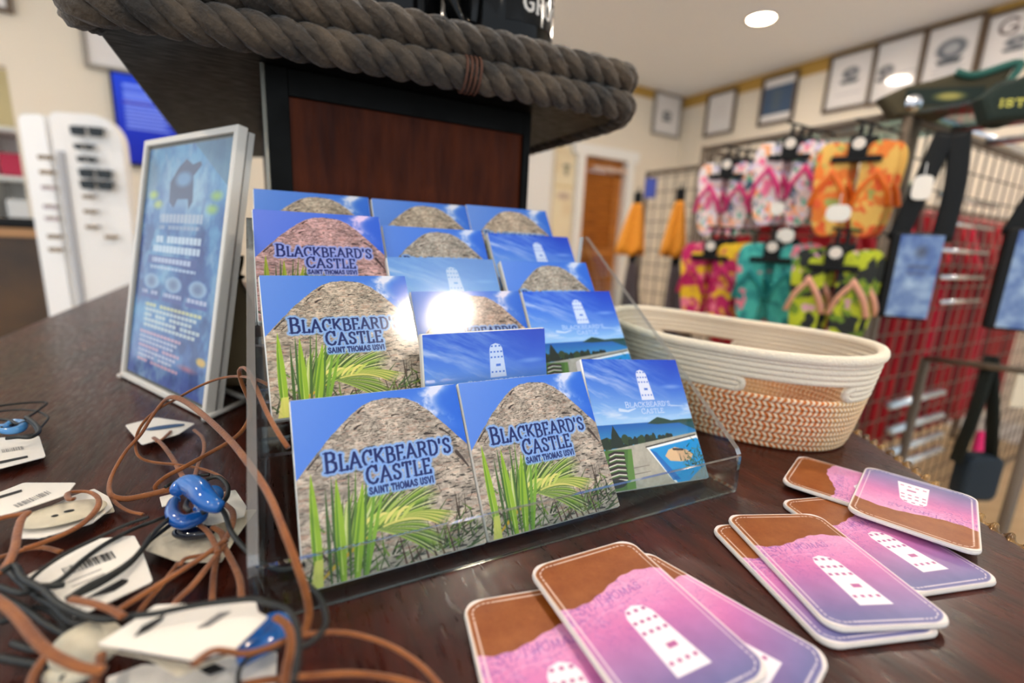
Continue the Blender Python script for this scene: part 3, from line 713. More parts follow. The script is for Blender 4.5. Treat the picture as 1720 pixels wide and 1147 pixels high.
def rope(name, pts, rad, pitch, label, closed=False):
    P = smooth_path(pts, 16, closed)
    # even spacing
    Q = [P[0]]; d = .004
    for p in P[1:]:
        while (p - Q[-1]).length > d: Q.append(Q[-1] + (p - Q[-1]).normalized() * d)
    bm = B()
    s = 0; rs = rad * .52
    frames = []
    for i in range(len(Q)):
        t = (Q[min(i + 1, len(Q) - 1)] - Q[max(i - 1, 0)]).normalized()
        b = t.cross(Vector((0, 0, 1))).normalized(); n = b.cross(t)
        frames.append((Q[i], b, n, i * d))
    for k in range(3):
        pts3 = [q + (b * math.cos(2 * PI * (-sd / pitch + k / 3)) + n * math.sin(2 * PI * (-sd / pitch + k / 3))) * rad * .50 for q, b, n, sd in frames]
        nv0 = len(bm.verts); tube(bm, pts3, rs, 22)
        bm.verts.ensure_lookup_table()
        for i_ in range(len(pts3)):              # yarns inside the strand
            for j_ in range(22):
                v_ = bm.verts[nv0 + i_ * 22 + j_]
                v_.co = pts3[i_] + (v_.co - pts3[i_]) * (1 + .10 * math.cos(7 * 2 * PI * j_ / 22 + i_ * .55) + random.gauss(0, .012))
    for v in bm.verts:
        v.co += Vector((random.gauss(0, 1), random.gauss(0, 1), random.gauss(0, 1))) * rad * .008
    o = obj(name, bm, M_ROPE, smooth=True)
    return o
M_ROPE = mat('tarred_rope', (32, 25, 17), .75, c2=(84, 69, 52), nscale=30, bump=1.0, bscale=260, stretch=(1, 1, 1), sheen=.15)
def rope_loop(z, out):
    r = .0118
    pts = [(FR_L[0] - .0040, FR_L[1] + .016), (FR_L[0] - .0040, FR_L[1] + .006), (FR_L[0] - .0015, FR_L[1] - .0030), (FR_L[0] + .008, FR_L[1] - out), (-.03, .3762 - out), (.06, .3715 - out), (.15, .3665 - out), (.23, .3620 - out), (.265, .3600 - out), (.285, .3600 - out * .8), (.2915 + out * .7, .372), (.295 + out, .392), (.296 + out, .46), (.297 + out, .585)]
    return [L(a, p, z) for a, p in pts]
r1 = rope('rope', rope_loop(Z0 + .0075, .0085), .0118 * S, .072, '')
tag(r1, 'thick brown twisted rope, the lower one along the black stand top', 'rope')
r2 = rope('rope', rope_loop(Z0 + .0300, .0075), .0118 * S, .072, '')
tag(r2, 'thick brown twisted rope, the upper one along the black stand top under the mugs', 'rope')
for r in (r1, r2): tag(r, group='ropes around the stand top')
# whipping twine where the two ropes are tied
bm = B()
q = L(.142, .3597 - .0085, 0); tdir = (L(.15, .358) - L(.06, .366)).normalized(); up = Vector((0, 0, 1)); outv = tdir.cross(up)
for k in range(4):
    c = L(.139 + .0035 * k, .3671 - .0085 - .0002 * k, Z0 + .0075)
    tube(bm, [c + (outv * math.cos(2 * PI * j / 20) + up * math.sin(2 * PI * j / 20)) * .0123 * S + tdir * .0012 * math.sin(2 * PI * j / 20) for j in range(20)], .0016, 6, closed=True)
tag(obj('twine', bm, mat('dark_twine', (84, 50, 34), .8), smooth=True), 'thin brown twine tied around the lower rope in its middle', 'twine')

# ------------------------------------------------------------------ mugs on the stand
M_MUG = mat('black_glaze', (10, 10, 10), .10, spec=.22)
def mug(loc, rz, label, words):
    t = thing('mug', label, 'mug', loc, rz, 'black mugs on the stand')
    R = .0425 * S
    bm = B(); lathe(bm, [(.0001, 0), (R * .92, 0), (R * .97, .004), (R, .012), (R, .136), (R * .985, .14), (R * .95, .138), (R * .93, .12), (R * .92, .012), (.0001, .008)], 48); obj('body', bm, M_MUG, t, smooth=True)
    bm = B(); tube(bm, smooth_path([(-R * .96, 0, .115), (-R * 1.35, 0, .118), (-R * 1.62, 0, .09), (-R * 1.60, 0, .055), (-R * 1.3, 0, .03), (-R * .96, 0, .03)], 6), .0085, 10); obj('handle', bm, M_MUG, t, smooth=True)
    if words:
        A = Art(.105, .06, 120); A.img[:] = (10, 10, 10)
        A.text("GROG", .36, .22, .30, .22, (204, 200, 194), width=1.04, big=1.1); A.text("GROG", .36, .62, .28, .22, (204, 200, 194), width=1.04, big=1.1)
        R2 = R + .0006
        me = A.mesh('printed_words', wrap=lambda gx, gz: np.stack([R2 * np.sin(gx / R2), -R2 * np.cos(gx / R2), gz + .036], -1).reshape(-1, 3))
        o = obj('printed_words', me, print_mat('mug_print', .10, spec=.22), t); o['label'] = 'pale grey lettering'
    return t
mug(L(.204, .425, Z1 + .0005), YAW + .40, 'black mug with grey lettering on the rope-bound stand, right one of two', True)
mug(L(.118, .470, Z1 + .0005), YAW + 3.6, 'plain black mug partly hidden by the rope, left one of two on the stand', False)

# ------------------------------------------------------------------ acrylic rack
rk = thing('acrylic_rack', 'clear acrylic stepped display rack holding the blue souvenir tiles', 'display rack', mw=TF @ Matrix.Translation((0, .1645 * S, 0)) @ Matrix.Rotation(-.02, 4, 'Z') @ Matrix.Translation((0, -.1645 * S, 0)))
A0, A1 = -.0105, .2385
side = [(.1645, .0), (.1655, .0215), (.1675, .0245), (.333, .1415), (.340, .141), (.352, .0)]
def side_panel(a, th=.0036):
    bm = B()
    M = Matrix(((0, 0, 1, a * S), (1, 0, 0, 0), (0, 1, 0, 0), (0, 0, 0, 1)))
    prism(bm, [(p * S, z * S + .0008) for p, z in side], th * S, mw=M)
    for f in bm.faces: f.material_index = 0 if abs(f.normal.x) > .9 else 1
    bm.normal_update()
    for f in bm.faces: f.material_index = 0 if abs(f.normal.x) > .9 else 1
    obj('side_panel', bm, [M_ACRYL, M_EDGE], rk)
side_panel(A0); side_panel(A1 - .0036)
bm = B(); box(bm, (A0 + .0036) * S, (A1 - .0036) * S, .1625 * S, .1643 * S, .0005, .0225 * S)
bm.normal_update()
for f in bm.faces: f.material_index = 0 if abs(f.normal.y) > .9 else 1
obj('front_lip', bm, [M_ACRYL, M_EDGE], rk)
bm = B(); box(bm, (A0 + .0036) * S, (A1 - .0036) * S, .1625 * S, .352 * S, .0002, .0012)
bm.normal_update()
for f in bm.faces: f.material_index = 0 if abs(f.normal.z) > .9 else 1
obj('base_plate', bm, [M_ACRYL, M_EDGE], rk)
tiers = [(.231, .0405), (.255, .0585), (.290, .0795), (.318, .100)]
for p, z in tiers:
    bm = B(); box(bm, (A0 + .0036) * S, (A1 - .0036) * S, (p - .004) * S, (p + .016) * S, (z - .0068) * S, (z - .0052) * S)
    bm.normal_update()
    for f in bm.faces: f.material_index = 0 if abs(f.normal.z) > .9 else 1
    obj('tier_ledge', bm, [M_ACRYL, M_EDGE], rk)

# ------------------------------------------------------------------ souvenir tiles
TT = .0062 * S
castle_me = art_castle().mesh('castle_print'); pool_me = art_pool().mesh('pool_print')
bm = B(); box(bm, -TILE / 2, TILE / 2, .0006, TT, 0, TILE, bev=.0018)
tile_me = bpy.data.meshes.new('tile_body'); bmesh.ops.recalc_face_normals(bm, faces=bm.faces); bm.to_mesh(tile_me); bm.free()
tile_me.materials.append(M_CERAM)
castle_me.materials.append(print_mat('tile_print', .12, coat=.25)); pool_me.materials.append(print_mat('tile_print'))
k = (TILE - .0016) / TILE
def tile(kind, x, y, z, yaw, tilt, label, col=(1, 1, 1, 1), roll=0.0):
    """x, y, z: lower left corner of the face in counter units"""
    e = Vector((math.cos(yaw), math.sin(yaw), 0)); n = Vector((-math.sin(yaw), math.cos(yaw), 0))
    up = Vector((0, 0, 1)) * math.cos(tilt) + n * math.sin(tilt); bk = up.cross(e)
    o = Vector((x * S, y * S, ZT + z * S)) + e * TILE / 2
    M = Matrix(((e.x, bk.x, up.x, o.x), (e.y, bk.y, up.y, o.y), (e.z, bk.z, up.z, o.z), (0, 0, 0, 1)))
    if roll:                                  # turned in its own plane about its middle
        M = M @ Matrix.Translation((0, 0, TILE / 2)) @ Matrix.Rotation(-roll, 4, 'Y') @ Matrix.Translation((0, 0, -TILE / 2))
    t = thing('souvenir_tile', label, 'tile', mw=M, group='souvenir tiles in the acrylic rack')
    b = bpy.data.objects.new('tile_body', tile_me); COL.objects.link(b); b.parent = t
    p = bpy.data.objects.new('printed_face', castle_me if kind == 'c' else pool_me); COL.objects.link(p); p.parent = t
    p.scale = (k, 1, k); p.location = (0, 0, .0008); p.color = col
    p['label'] = 'photo of a stone tower under blue sky' if kind == 'c' else 'photo of a pool by the sea'
def ap(a, p): return EA.x * a + EN.x * p, EA.y * a + EN.y * p
def tile_ap(kind, a, p, z, yaw, tilt, label, col=(1, 1, 1, 1)): tile(kind, *ap(a, p), z, yaw, tilt, label, col)
tile('c', -.0727, .1504, .0046, .487, .612, 'glossy stone tower tile at the left of the front row, largest and nearest')
tile('c', -.0062, .1858, .0046, .484, .612, 'glossy stone tower tile in the middle of the front row, beside the pool tile')
tile('p', .0580, .2234, .0068, .522, .587, 'pool and sea view tile, white edged, at the right end of the front row', roll=-.093)
tile('c', -.1056, .1977, .0523, .535, .612, 'stone tower tile with full lettering directly behind the front left tile', (1.0, .97, .90, 1))
tile_ap('p', .0700, .2150, .0138, .510, .20, 'deep blue pool tile standing upright behind the front middle tile, only its upper half showing', (.85, .95, 1.05, 1))
tile_ap('c', .0776, .2388, .0420, .477, .612, 'stone tower tile with a white glare spot, behind the upright pool tile', (1.05, .93, .9, 1))
tile_ap('p', .1541, .2385, .0414, .470, .612, 'deep blue pool tile behind the white edged front right tile', (.85, .95, 1.05, 1))
tile('c', -.1388, .2519, .0863, .485, .612, 'purple-tinted stone tower tile with pinkish stone in the left column', (1.12, .80, .93, 1))
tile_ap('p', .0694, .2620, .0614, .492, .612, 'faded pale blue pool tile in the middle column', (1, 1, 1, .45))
tile_ap('c', .1494, .2625, .0608, .484, .612, 'grey stone tower tile behind the deep blue pool tile in the right column', (.92, .98, 1.0, 1))
tile_ap('c', .0735, .2925, .0812, .494, .612, 'grey stone tower tile behind the faded pale blue tile in the middle column', (.92, .97, 1.0, 1))
tile_ap('p', .1540, .2965, .0800, .486, .612, 'bright blue pool tile, second from the top in the right column', (.85, .95, 1.05, 1))
tile_ap('c', -.0045, .3290, .1010, .455, .612, 'topmost stone tower tile of the left column, only its top strip showing', (1, .97, .88, 1))
tile_ap('c', .0716, .3250, .1005, .459, .612, 'topmost stone tower tile of the middle column, only its top strip showing', (1, .97, .88, 1))
tile_ap('c', .1456, .3225, .1015, .476, .612, 'topmost stone tower tile of the right column, only its top strip showing', (1.05, 1.0, .9, 1))

# ------------------------------------------------------------------ luggage tags
tag_art = art_tag()
def round_shape(gx, gz):
    c = .0062 * S; w, h = TAGW / 2, TAGH
    dz = np.maximum(np.abs(gz - h / 2) - (h / 2 - c), 0)
    ins = c - np.sqrt(np.maximum(c * c - dz * dz, 0))
    return gx * (w - ins) / w, gz
tag_me = tag_art.mesh('tag_print', shape=round_shape); tag_me.materials.append(print_mat('leatherette_print', .38, spec=.4))
bm = B(); prism(bm, rrect(TAGW + .0012, TAGH + .0012, .0066 * S), .0030, bev=.0011)
tagb_me = bpy.data.meshes.new('tag_body'); bmesh.ops.recalc_face_normals(bm, faces=bm.faces); bm.to_mesh(tagb_me); bm.free(); tagb_me.materials.append(mat('white_leatherette', (226, 220, 214), .5))
for p_ in tagb_me.polygons: p_.use_smooth = False
def luggage_tag(cx, cy, dx, dy, z, label, rx=0.0, ry=0.0):
    """centre and direction from the brown end to the purple end, counter units"""
    yaw = math.atan2(-dy, -dx) - PI / 2
    M = Matrix.Translation((cx * S, cy * S, ZT + z * S)) @ Matrix.Rotation(yaw, 4, 'Z') @ Matrix.Rotation(rx, 4, 'X') @ Matrix.Rotation(ry, 4, 'Y')
    t = thing('luggage_tag', label, 'luggage tag', mw=M, group='pink luggage tags on the counter')
    b = bpy.data.objects.new('tag_body', tagb_me); COL.objects.link(b); b.parent = t
    p = bpy.data.objects.new('printed_face', tag_me); COL.objects.link(p); p.parent = t
    p.rotation_euler = (-PI / 2, 0, 0); p.location = (0, -TAGH / 2, .0034)
    p.matrix_local = Matrix(((1, 0, 0, 0), (0, 0, 1, -TAGH / 2), (0, -1, 0, .0033), (0, 0, 0, 1)))
luggage_tag(.0490, .1455, .031, -.0644, .0056, 'pink luggage tag nearest the camera, on top of two others', .0, -.01)
luggage_tag(.0690, .1425, .034, -.036, .0028, 'pink luggage tag sticking out at the right under the nearest tag', 0, .0)
luggage_tag(.0205, .1255, .020, -.068, .0003, 'pink luggage tag sticking out at the left under the nearest tag')
luggage_tag(.1408, .1838, .0075, -.068, .0030, 'pink luggage tag in the middle of the counter, on top of one other')
luggage_tag(.1335, .1800, .0125, -.068, .0004, 'pink luggage tag mostly covered by the middle one')
luggage_tag(.1840, .2090, .016, -.071, .0003, 'pink luggage tag between the middle pair and the tag by the carved edge')
luggage_tag(.2215, .2335, .044, .048, .0054, 'pink luggage tag lying turned around by the carved edge, brown end towards the camera')
luggage_tag(.2060, .2520, .052, -.045, .0028, 'pink luggage tag nearest the basket, half under the turned-around one')

# ------------------------------------------------------------------ coiled rope basket
M_COTTON = mat('cream_cotton_rope', (232, 220, 198), .85, bump=.6, bscale=420, sheen=.2)
def stitched():
    m = bpy.data.materials.new('orange_zigzag_rope'); m.use_nodes = True
    nt = m.node_tree; b = nt.nodes['Principled BSDF']; b.inputs['Roughness'].default_value = .85
    at = nt.nodes.new('ShaderNodeAttribute'); at.attribute_name = 'Col'; nt.links.new(at.outputs['Color'], b.inputs['Base Color'])
    return m
bk = thing('rope_basket', 'cream coiled rope basket with an orange zigzag lower half, beside the tile rack', 'basket', mw=Matrix.Translation(Vector((.1837, .3928, 0)) * S + Vector((0, 0, ZT + .001))) @ Matrix.Rotation(math.radians(140.8), 4, 'Z'))
BL_, BW_ = .1030 * S, .0735 * S
NC = 18; CR = .00205 * S
def bsec(k, th, dz=True):
    """point on coil k (0 bottom .. NC-1 rim) at angle th"""
    u = k / (NC - 1)
    sc = .875 + .125 * u ** .8
    ex = 2.5
    c, s_ = math.cos(th), math.sin(th)
    r = (abs(c) ** ex + abs(s_) ** ex) ** (-1 / ex)
    x, y = BL_ * sc * r * c, BW_ * sc * r * s_
    zz = CR + u * .0655 * S + u * u * (.003 * S * c * (abs(c)) + .004 * S * abs(c) ** 2)
    return Vector((x, y, zz))
def wrap_pi(a): return (a + PI) % (2 * PI) - PI
H1, H2 = math.radians(127), math.radians(-62)      # middles of the two handle openings
HW = math.radians(22)
NS = 220
bm_c, bm_o, bm_h = B(), B(), B()
for kx in range(NC):
    ths = [2 * PI * i / NS for i in range(NS)]
    if kx in (10, 11, 12):
        for h0, h1 in ((H1, H2 + 2 * PI), (H2, H1)):
            a, b = h0 + HW, h1 - HW
            if b < a: b += 2 * PI
            pts = [bsec(kx, a + (b - a) * i / 110) for i in range(111)]
            tube(bm_c, pts, CR * 1.22, 10)
            for c in (pts[0], pts[-1]): bmesh.ops.create_icosphere(bm_c, subdivisions=2, radius=CR * 1.22, matrix=Matrix.Translation(c))
    else:
        pts = [bsec(kx, t) for t in ths]
        rr = CR * (1.9 if kx == NC - 1 else (1.06 if kx < 10 else 1.22))
        tube(bm_o if kx < 10 else bm_c, [bsec(kx, 2 * PI * i / 1000) for i in range(1000)] if kx < 10 else pts, rr, 12, closed=True)
for hh in (H1, H2):      # rounded rope ends at both sides of each opening
    for sg in (-1, 1):
        p7, p8 = bsec(10, hh + sg * HW), bsec(12, hh + sg * HW)
        t = (bsec(10, hh + sg * (HW - .05)) - p7).normalized()
        tube(bm_c, smooth_path([p7, (p7 * .75 + p8 * .25) + t * CR * 1.6, (p7 * .25 + p8 * .75) + t * CR * 1.6, p8], 5), CR * 1.25, 10)
for i in range(1, 9):
    tube(bm_o, [Vector((bsec(0, 2 * PI * j / 90).x * i / 9, bsec(0, 2 * PI * j / 90).y * i / 9, CR)) for j in range(90)], CR * 1.1, 6, closed=True)
obj('upper_coils', bm_c, M_COTTON, bk, smooth=True)
o = obj('lower_coils', bm_o, stitched(), bk, smooth=True); o['label'] = 'orange and cream zigzag coils'
me = o.data; n = len(me.vertices); co = np.empty(n * 3); me.vertices.foreach_get('co', co); co = co.reshape(-1, 3)
th = np.arctan2(co[:, 1] / BW_, co[:, 0] / BL_); u = co[:, 2] / (CR * 2)
step = .0655 * S / (NC - 1)
row = (co[:, 2] - CR) / step; rk_ = np.round(row); fr_ = row - rk_
ph = th * 25 + np.where(rk_ % 2 == 0, 1, -1) * fr_ * .62
zig = (ph % 1) > .52
mixc = np.clip((fbm(np.cos(th) * 2.2 + 4, np.sin(th) * 2.2 + 3, 3, 5) - .38) * 3.2, 0, 1)
deep = np.clip(1 - np.abs(u - 4.2) / 4.5, 0, 1)
base = np.array((206, 158, 100.)) * (1 - mixc[:, None]) + np.array((200, 104, 30.)) * mixc[:, None]
base = base * (1 - .25 * deep[:, None]) + np.array((190, 80, 14.)) * .25 * deep[:, None]
crm = np.array((232, 214, 184.)); colr = np.where(zig[:, None], crm, base)
endw = np.clip((np.abs(wrap_pi(th)) < .42) * 1.0, 0, 1)[:, None] * .75; colr = colr * (1 - endw) + crm * endw
v = colr / 255; v = np.where(v <= .04045, v / 12.92, ((v + .055) / 1.055) ** 2.4)
at = me.color_attributes.new('Col', 'FLOAT_COLOR', 'POINT'); at.data.foreach_set('color', np.concatenate([v, np.ones((n, 1))], 1).astype(np.float32).ravel())

# ------------------------------------------------------------------ leaning sign in a silver frame
b0, b1 = tb(203, 635), tb(340, 705)
dx = (b1 - b0).normalized(); bkv = Vector((-dx.y, dx.x, 0))
if bkv.y < 0: bkv = -bkv
LEAN = .185; upv = Vector((0, 0, 1)) * math.cos(LEAN) + bkv * math.sin(LEAN); nv = upv.cross(dx)
SW, SH = .158 * S, .2085 * S
o_ = (b0 + b1) / 2 + Vector((0, 0, .002))
M = Matrix(((dx.x, nv.x, upv.x, o_.x), (dx.y, nv.y, upv.y, o_.y), (dx.z, nv.z, upv.z, o_.z), (0, 0, 0, 1)))
sg = thing('framed_sign', 'silver framed blue poster sign leaning back on the counter, left of the tile rack', 'sign', mw=M)
M_FRAME = mat('silver_frame', (224, 218, 208), .35)
FW = .0052 * S
bm = B()
for (a, b, c, d_) in ((-SW / 2, -SW / 2 + FW, 0, SH), (SW / 2 - FW, SW / 2, 0, SH), (-SW / 2 + FW, SW / 2 - FW, 0, FW), (-SW / 2 + FW, SW / 2 - FW, SH - FW, SH)):
    box(bm, a, b, .000, .011, c, d_, bev=.0015)
obj('frame', bm, M_FRAME, sg)
bm = B(); box(bm, -SW / 2 + .003, SW / 2 - .003, .013, .019, .003, SH - .003); obj('back_panel', bm, M_FRAME, sg)
A = art_poster(SW - 2 * FW, SH - 2 * FW)
o = obj('poster', A.mesh('poster'), print_mat('poster_print', .12, coat=.1), sg); o.location = (0, .004, FW)
bm = B(); box(bm, -SW / 2 + FW, SW / 2 - FW, .0045, .0125, FW, SH - FW); obj('backing', bm, M_WHITE, sg)
bm = B()
fb = tb(415, 672) - (b0 + b1) / 2; f1_ = tb(342, 704, .0026); f2_ = tb(416, 671, .0026)
tube(bm, [f1_, f2_], .0032, 8); tube(bm, [f2_, f2_ - dx * SW], .0032, 8); tube(bm, [f2_ - dx * SW, f1_ - dx * SW], .0032, 8)
world_part('easel_foot', bm, M_FRAME, sg, smooth=True)

# beige cloth pouch standing behind the sign
pc = L(-.030, .478); pw = .024 * S
bm = B(); rings = []
for i in range(15):
    zz = i / 14
    f_ = (1.0, 1.06, 1.08, 1.08, 1.06, 1.03, .99, .94, .88, .80, .70, .56, .52, .62, .66)[i]
    rings.append([bm.verts.new((pw * f_ * math.copysign(abs(math.cos(2 * PI * j / 40)) ** .7, math.cos(2 * PI * j / 40)) * (1 + .05 * math.sin(6 * 2 * PI * j / 40) * zz), pw * .7 * f_ * math.copysign(abs(math.sin(2 * PI * j / 40)) ** .7, math.sin(2 * PI * j / 40)) * (1 + .07 * math.sin(9 * 2 * PI * j / 40 + 1) * zz), .0006 + zz * .112 * S)) for j in range(40)])
for a_, b_ in zip(rings, rings[1:]):
    for j in range(40): bm.faces.new((a_[j], a_[(j + 1) % 40], b_[(j + 1) % 40], b_[j]))
bm.faces.new(rings[0][::-1]); bm.faces.new(rings[-1])
t = thing('cloth_pouch', 'beige cloth pouch standing behind the silver framed sign', 'pouch', pc, YAW)
obj('bag_body', bm, mat('beige_canvas', (196, 174, 134), .9), t, smooth=True)
zz_ = .094
bm = B(); tube(bm, [(pw * .60 * math.cos(a * PI / 12), pw * .43 * math.sin(a * PI / 12), zz_ * S) for a in range(24)], .0025, 6, closed=True); obj('drawstring', bm, mat('dark_cord', (60, 48, 38), .8), t, smooth=True)

# ------------------------------------------------------------------ necklaces heaped at the left front
M_SUEDE = mat('brown_suede_cord', (122, 62, 12), .75, c2=(152, 86, 26), nscale=60, bump=.3, bscale=500, sheen=.3)
M_BCORD = mat('black_waxed_cord', (26, 28, 26), .5)
M_CARD = mat('white_card', (238, 232, 222), .6)
M_CREAM = mat('aged_card', (226, 214, 190), .65)
M_INK = mat('black_ink', (30, 28, 28), .6)
M_GREY = mat('grey_ink', (150, 146, 142), .6)
M_BLUE = mat('blue_resin', (18, 88, 172), .12, c2=(40, 120, 196), nscale=22, coat=.5)
M_DEEP = mat('dark_blue_resin', (12, 14, 34), .1, coat=.6)
M_SHELL = mat('carved_bone', (222, 212, 188), .5, c2=(190, 180, 154), nscale=40)
def necklace(label, px, py):
    return thing('necklace', label, 'necklace', tb(px, py), 0, 'necklaces heaped on the counter')
def cord(par, pts, z, r=.0019, m=None, name='cord', flat=.62):
    k = len(pts); P = []
    for i, q in enumerate(pts):
        zz = q[2] if len(q) > 2 else (z if not isinstance(z, (list, tuple)) else z[0] + (z[1] - z[0]) * i / (k - 1))
        P.append(tb(q[0], q[1], zz))
    bm = B(); tube(bm, smooth_path(P, 7), r * (.46 if m is M_BCORD else .60) * S, 8, flat=flat)
    o = world_part(name, bm, m or M_SUEDE, par, smooth=True)
    if m is M_BCORD: o['label'] = 'thin black cord'
    return o
def price_tag(par, quad, z, m=None, bars=None, slot=None, ink=None):
    """card outlined by pixel corners at heights z (single or one per corner)"""
    zs = z if isinstance(z, (list, tuple)) else [z] * len(quad)
    P = [tb(q[0], q[1], zz) for q, zz in zip(quad, zs)]
    c = sum(P, Vector()) / len(P)
    n = Vector()
    for i in range(len(P)): n += (P[i] - c).cross(P[(i + 1) % len(P)] - c)
    n = n.normalized(); n = n if n.z > 0 else -n
    bm = B(); th = .0007
    # slightly rounded corners, gentle curl
    R = []
    for i in range(len(P)):
        a, b, d_ = P[i - 1], P[i], P[(i + 1) % len(P)]
        for t in (.12, .04): R.append(b + (a - b) * t)
        for t in (.04, .12): R.append(b + (d_ - b) * t)
    top = [bm.verts.new(p + n * th) for p in R]; bot = [bm.verts.new(p) for p in R]
    bm.faces.new(top); bm.faces.new(bot[::-1])
    for i in range(len(R)): bm.faces.new((top[i], bot[i], bot[(i + 1) % len(R)], top[(i + 1) % len(R)]))
    o = world_part('price_tag', bm, m or M_CARD, par)
    def on(px, py): return at_plane(px, py, c + n * (th + .00045), n)
    def patch(name, quads, mm):
        bm = B()
        for q in quads:
            vs = [on(*p) for p in q]; lo = [bm.verts.new(v - n * .0001) for v in vs]; hi = [bm.verts.new(v + n * .00005) for v in vs]
            bm.faces.new(hi); bm.faces.new(lo[::-1])
            for i in range(len(vs)): bm.faces.new((hi[i], lo[i], lo[(i + 1) % len(vs)], hi[(i + 1) % len(vs)]))
        w = obj(name, bm, mm); w.parent = o; w.matrix_parent_inverse = (par.matrix_basis @ o.matrix_parent_inverse).inverted()
    if bars:
        (ax, ay), (bx, by), (hx, hy), mm, nb = bars
        rn = random.Random(int(ax)); qs = []; t = 0
        while t < 1:
            w = rn.choice((.010, .016, .024, .034)) * 24 / nb; g = rn.choice((.012, .02, .03)) * 24 / nb
            t1 = min(1, t + w)
            p0 = (ax + (bx - ax) * t, ay + (by - ay) * t); p1 = (ax + (bx - ax) * t1, ay + (by - ay) * t1)
            qs.append([p0, p1, (p1[0] + hx, p1[1] + hy), (p0[0] + hx, p0[1] + hy)]); t = t1 + g
        patch('barcode', qs, mm)
    if slot:
        patch('hanging_slot', [slot], M_INK)
    if ink: patch('printed_lines', ink, M_GREY)
    return o
def blob(par, px, py, z, rx, ry, rz, m, name, rot=0.0, tilt=(0, 0)):
    bm = B(); bmesh.ops.create_icosphere(bm, subdivisions=4, radius=1)
    M = Matrix.Translation(tb(px, py, z)) @ Matrix.Rotation(rot, 4, 'Z') @ Matrix.Rotation(tilt[0], 4, 'X') @ Matrix.Rotation(tilt[1], 4, 'Y') @ Matrix.Diagonal((rx * S, ry * S, rz * S, 1))
    bmesh.ops.transform(bm, matrix=M, verts=bm.verts)
    return world_part(name, bm, m, par, smooth=True)
def hook(par, pts, z, m, r):
    """carved fish hook: swept body with swelling thickness"""
    P = smooth_path([tb(q[0], q[1], z + (q[2] if len(q) > 2 else 0)) for q in pts], 8)
    n = len(P); bm = B()
    tube(bm, P, [S * r * (.35 + .75 * math.sin(PI * min(1, max(0, (i + 2) / (n + 3)))) ** .7) for i in range(n)], 14)
    return world_part('hook_pendant', bm, m, par, smooth=True)

# A: brown cord with the small tag at the back, loops over the rack side
nk = necklace('necklace with long brown suede cord looping over the rack side, small tag below the sign', 268, 722)
price_tag(nk, [(210, 715), (262, 702), (328, 712), (300, 730), (238, 748)], [.003, .003, .004, .005, .004])
cord(nk, [(490, 668, .060), (462, 652, .062), (430, 637, .062), (400, 632, .058), (368, 636, .054), (332, 650, .048), (298, 669, .040), (262, 690, .032), (238, 714, .024), (228, 740, .018), (232, 765, .013), (255, 776, .010), (300, 781, .010), (340, 788, .011), (370, 800, .012), (383, 818, .012), (378, 836, .010)], 0)
cord(nk, [(484, 752, .050), (468, 728, .054), (447, 690, .058), (432, 655, .062), (420, 628, .066), (409, 617, .066), (402, 624, .062), (407, 645, .054), (418, 672, .044), (421, 695, .036), (408, 722, .028), (385, 742, .022), (350, 762, .016), (312, 783, .014), (280, 800, .010), (262, 815, .008), (262, 822, .006)], 0)
cord(nk, [(258, 735), (272, 746), (290, 770), (305, 797), (312, 806)], (.006, .012), .0021)
cord(nk, [(326, 722), (340, 735), (343, 756), (333, 780), (326, 806)], (.006, .012), .0018)
cord(nk, [(287, 724), (272, 738), (262, 742)], (.006, .007), .0016)
blob(nk, 278, 717, .0055, .0105, .0022, .0012, mat('slate_blue', (66, 92, 128), .3), 'bead', .55)
# B: big brown loop running in front of the rack
nk = necklace('plain brown suede cord necklace arching from below the sign down across the rack corner', 290, 800)
cord(nk, [(512, 1062, .010), (519, 1030, .014), (512, 990, .022), (497, 945, .030), (478, 895, .036), (452, 832, .040), (420, 782, .042), (385, 738, .042), (345, 700, .042), (312, 675, .042), (290, 667, .042), (275, 674, .038), (255, 700, .030), (236, 730, .022), (212, 757, .015), (193, 788, .009), (184, 812, .006), (187, 832, .005), (210, 838, .004), (245, 832, .005), (285, 822, .007)], 0, .0024)
cord(nk, [(187, 834), (196, 846), (215, 858), (240, 864)], (.004, .003), .0016)
# C: blue hook on black cord, with its tag
nk = necklace('necklace with glossy blue fish hook pendant on black cord, at the middle of the heap', 330, 850)
price_tag(nk, [(318, 868), (360, 830), (395, 824), (414, 852), (410, 868), (345, 885)], [.012, .011, .008, .008, .009, .011])
price_tag(nk, [(268, 836), (300, 828), (296, 846), (272, 852)], .004)
hook(nk, [(372, 852, .002), (356, 846, .003), (342, 834, .004), (332, 822, .004), (318, 814, .004), (303, 818, .003), (294, 828, .002)], .024, M_BLUE, .0042)
hook(nk, [(302, 838, 0), (293, 842, 0), (289, 856, 0), (294, 870, 0), (308, 877, 0), (324, 873, 0), (338, 866, 0), (336, 856, 0), (328, 854, 0)], .016, M_BLUE, .0028)
blob(nk, 358, 831, .022, .0042, .0036, .0042, M_BLUE, 'bead')
cord(nk, [(318, 858), (312, 850), (318, 838), (332, 833), (352, 838), (366, 848), (378, 864), (388, 892), (408, 918), (440, 946), (476, 957), (512, 948)], (.026, .018), .0021, M_BCORD, flat=1)
cord(nk, [(338, 812), (352, 803), (368, 802), (381, 814), (383, 828), (376, 842), (362, 850), (340, 861)], (.016, .020), .0022, M_BCORD, flat=1)
cord(nk, [(278, 818), (300, 805), (330, 799), (352, 797)], .010, .0018, M_BCORD, flat=1)
cord(nk, [(292, 862), (262, 874), (225, 888), (180, 912), (140, 940), (100, 975), (60, 990)], (.010, .014), .0019, M_BCORD, flat=1)
cord(nk, [(298, 872), (275, 890), (252, 908), (238, 925), (215, 950), (170, 980), (112, 1008)], (.012, .014), .0019, M_BCORD, flat=1)
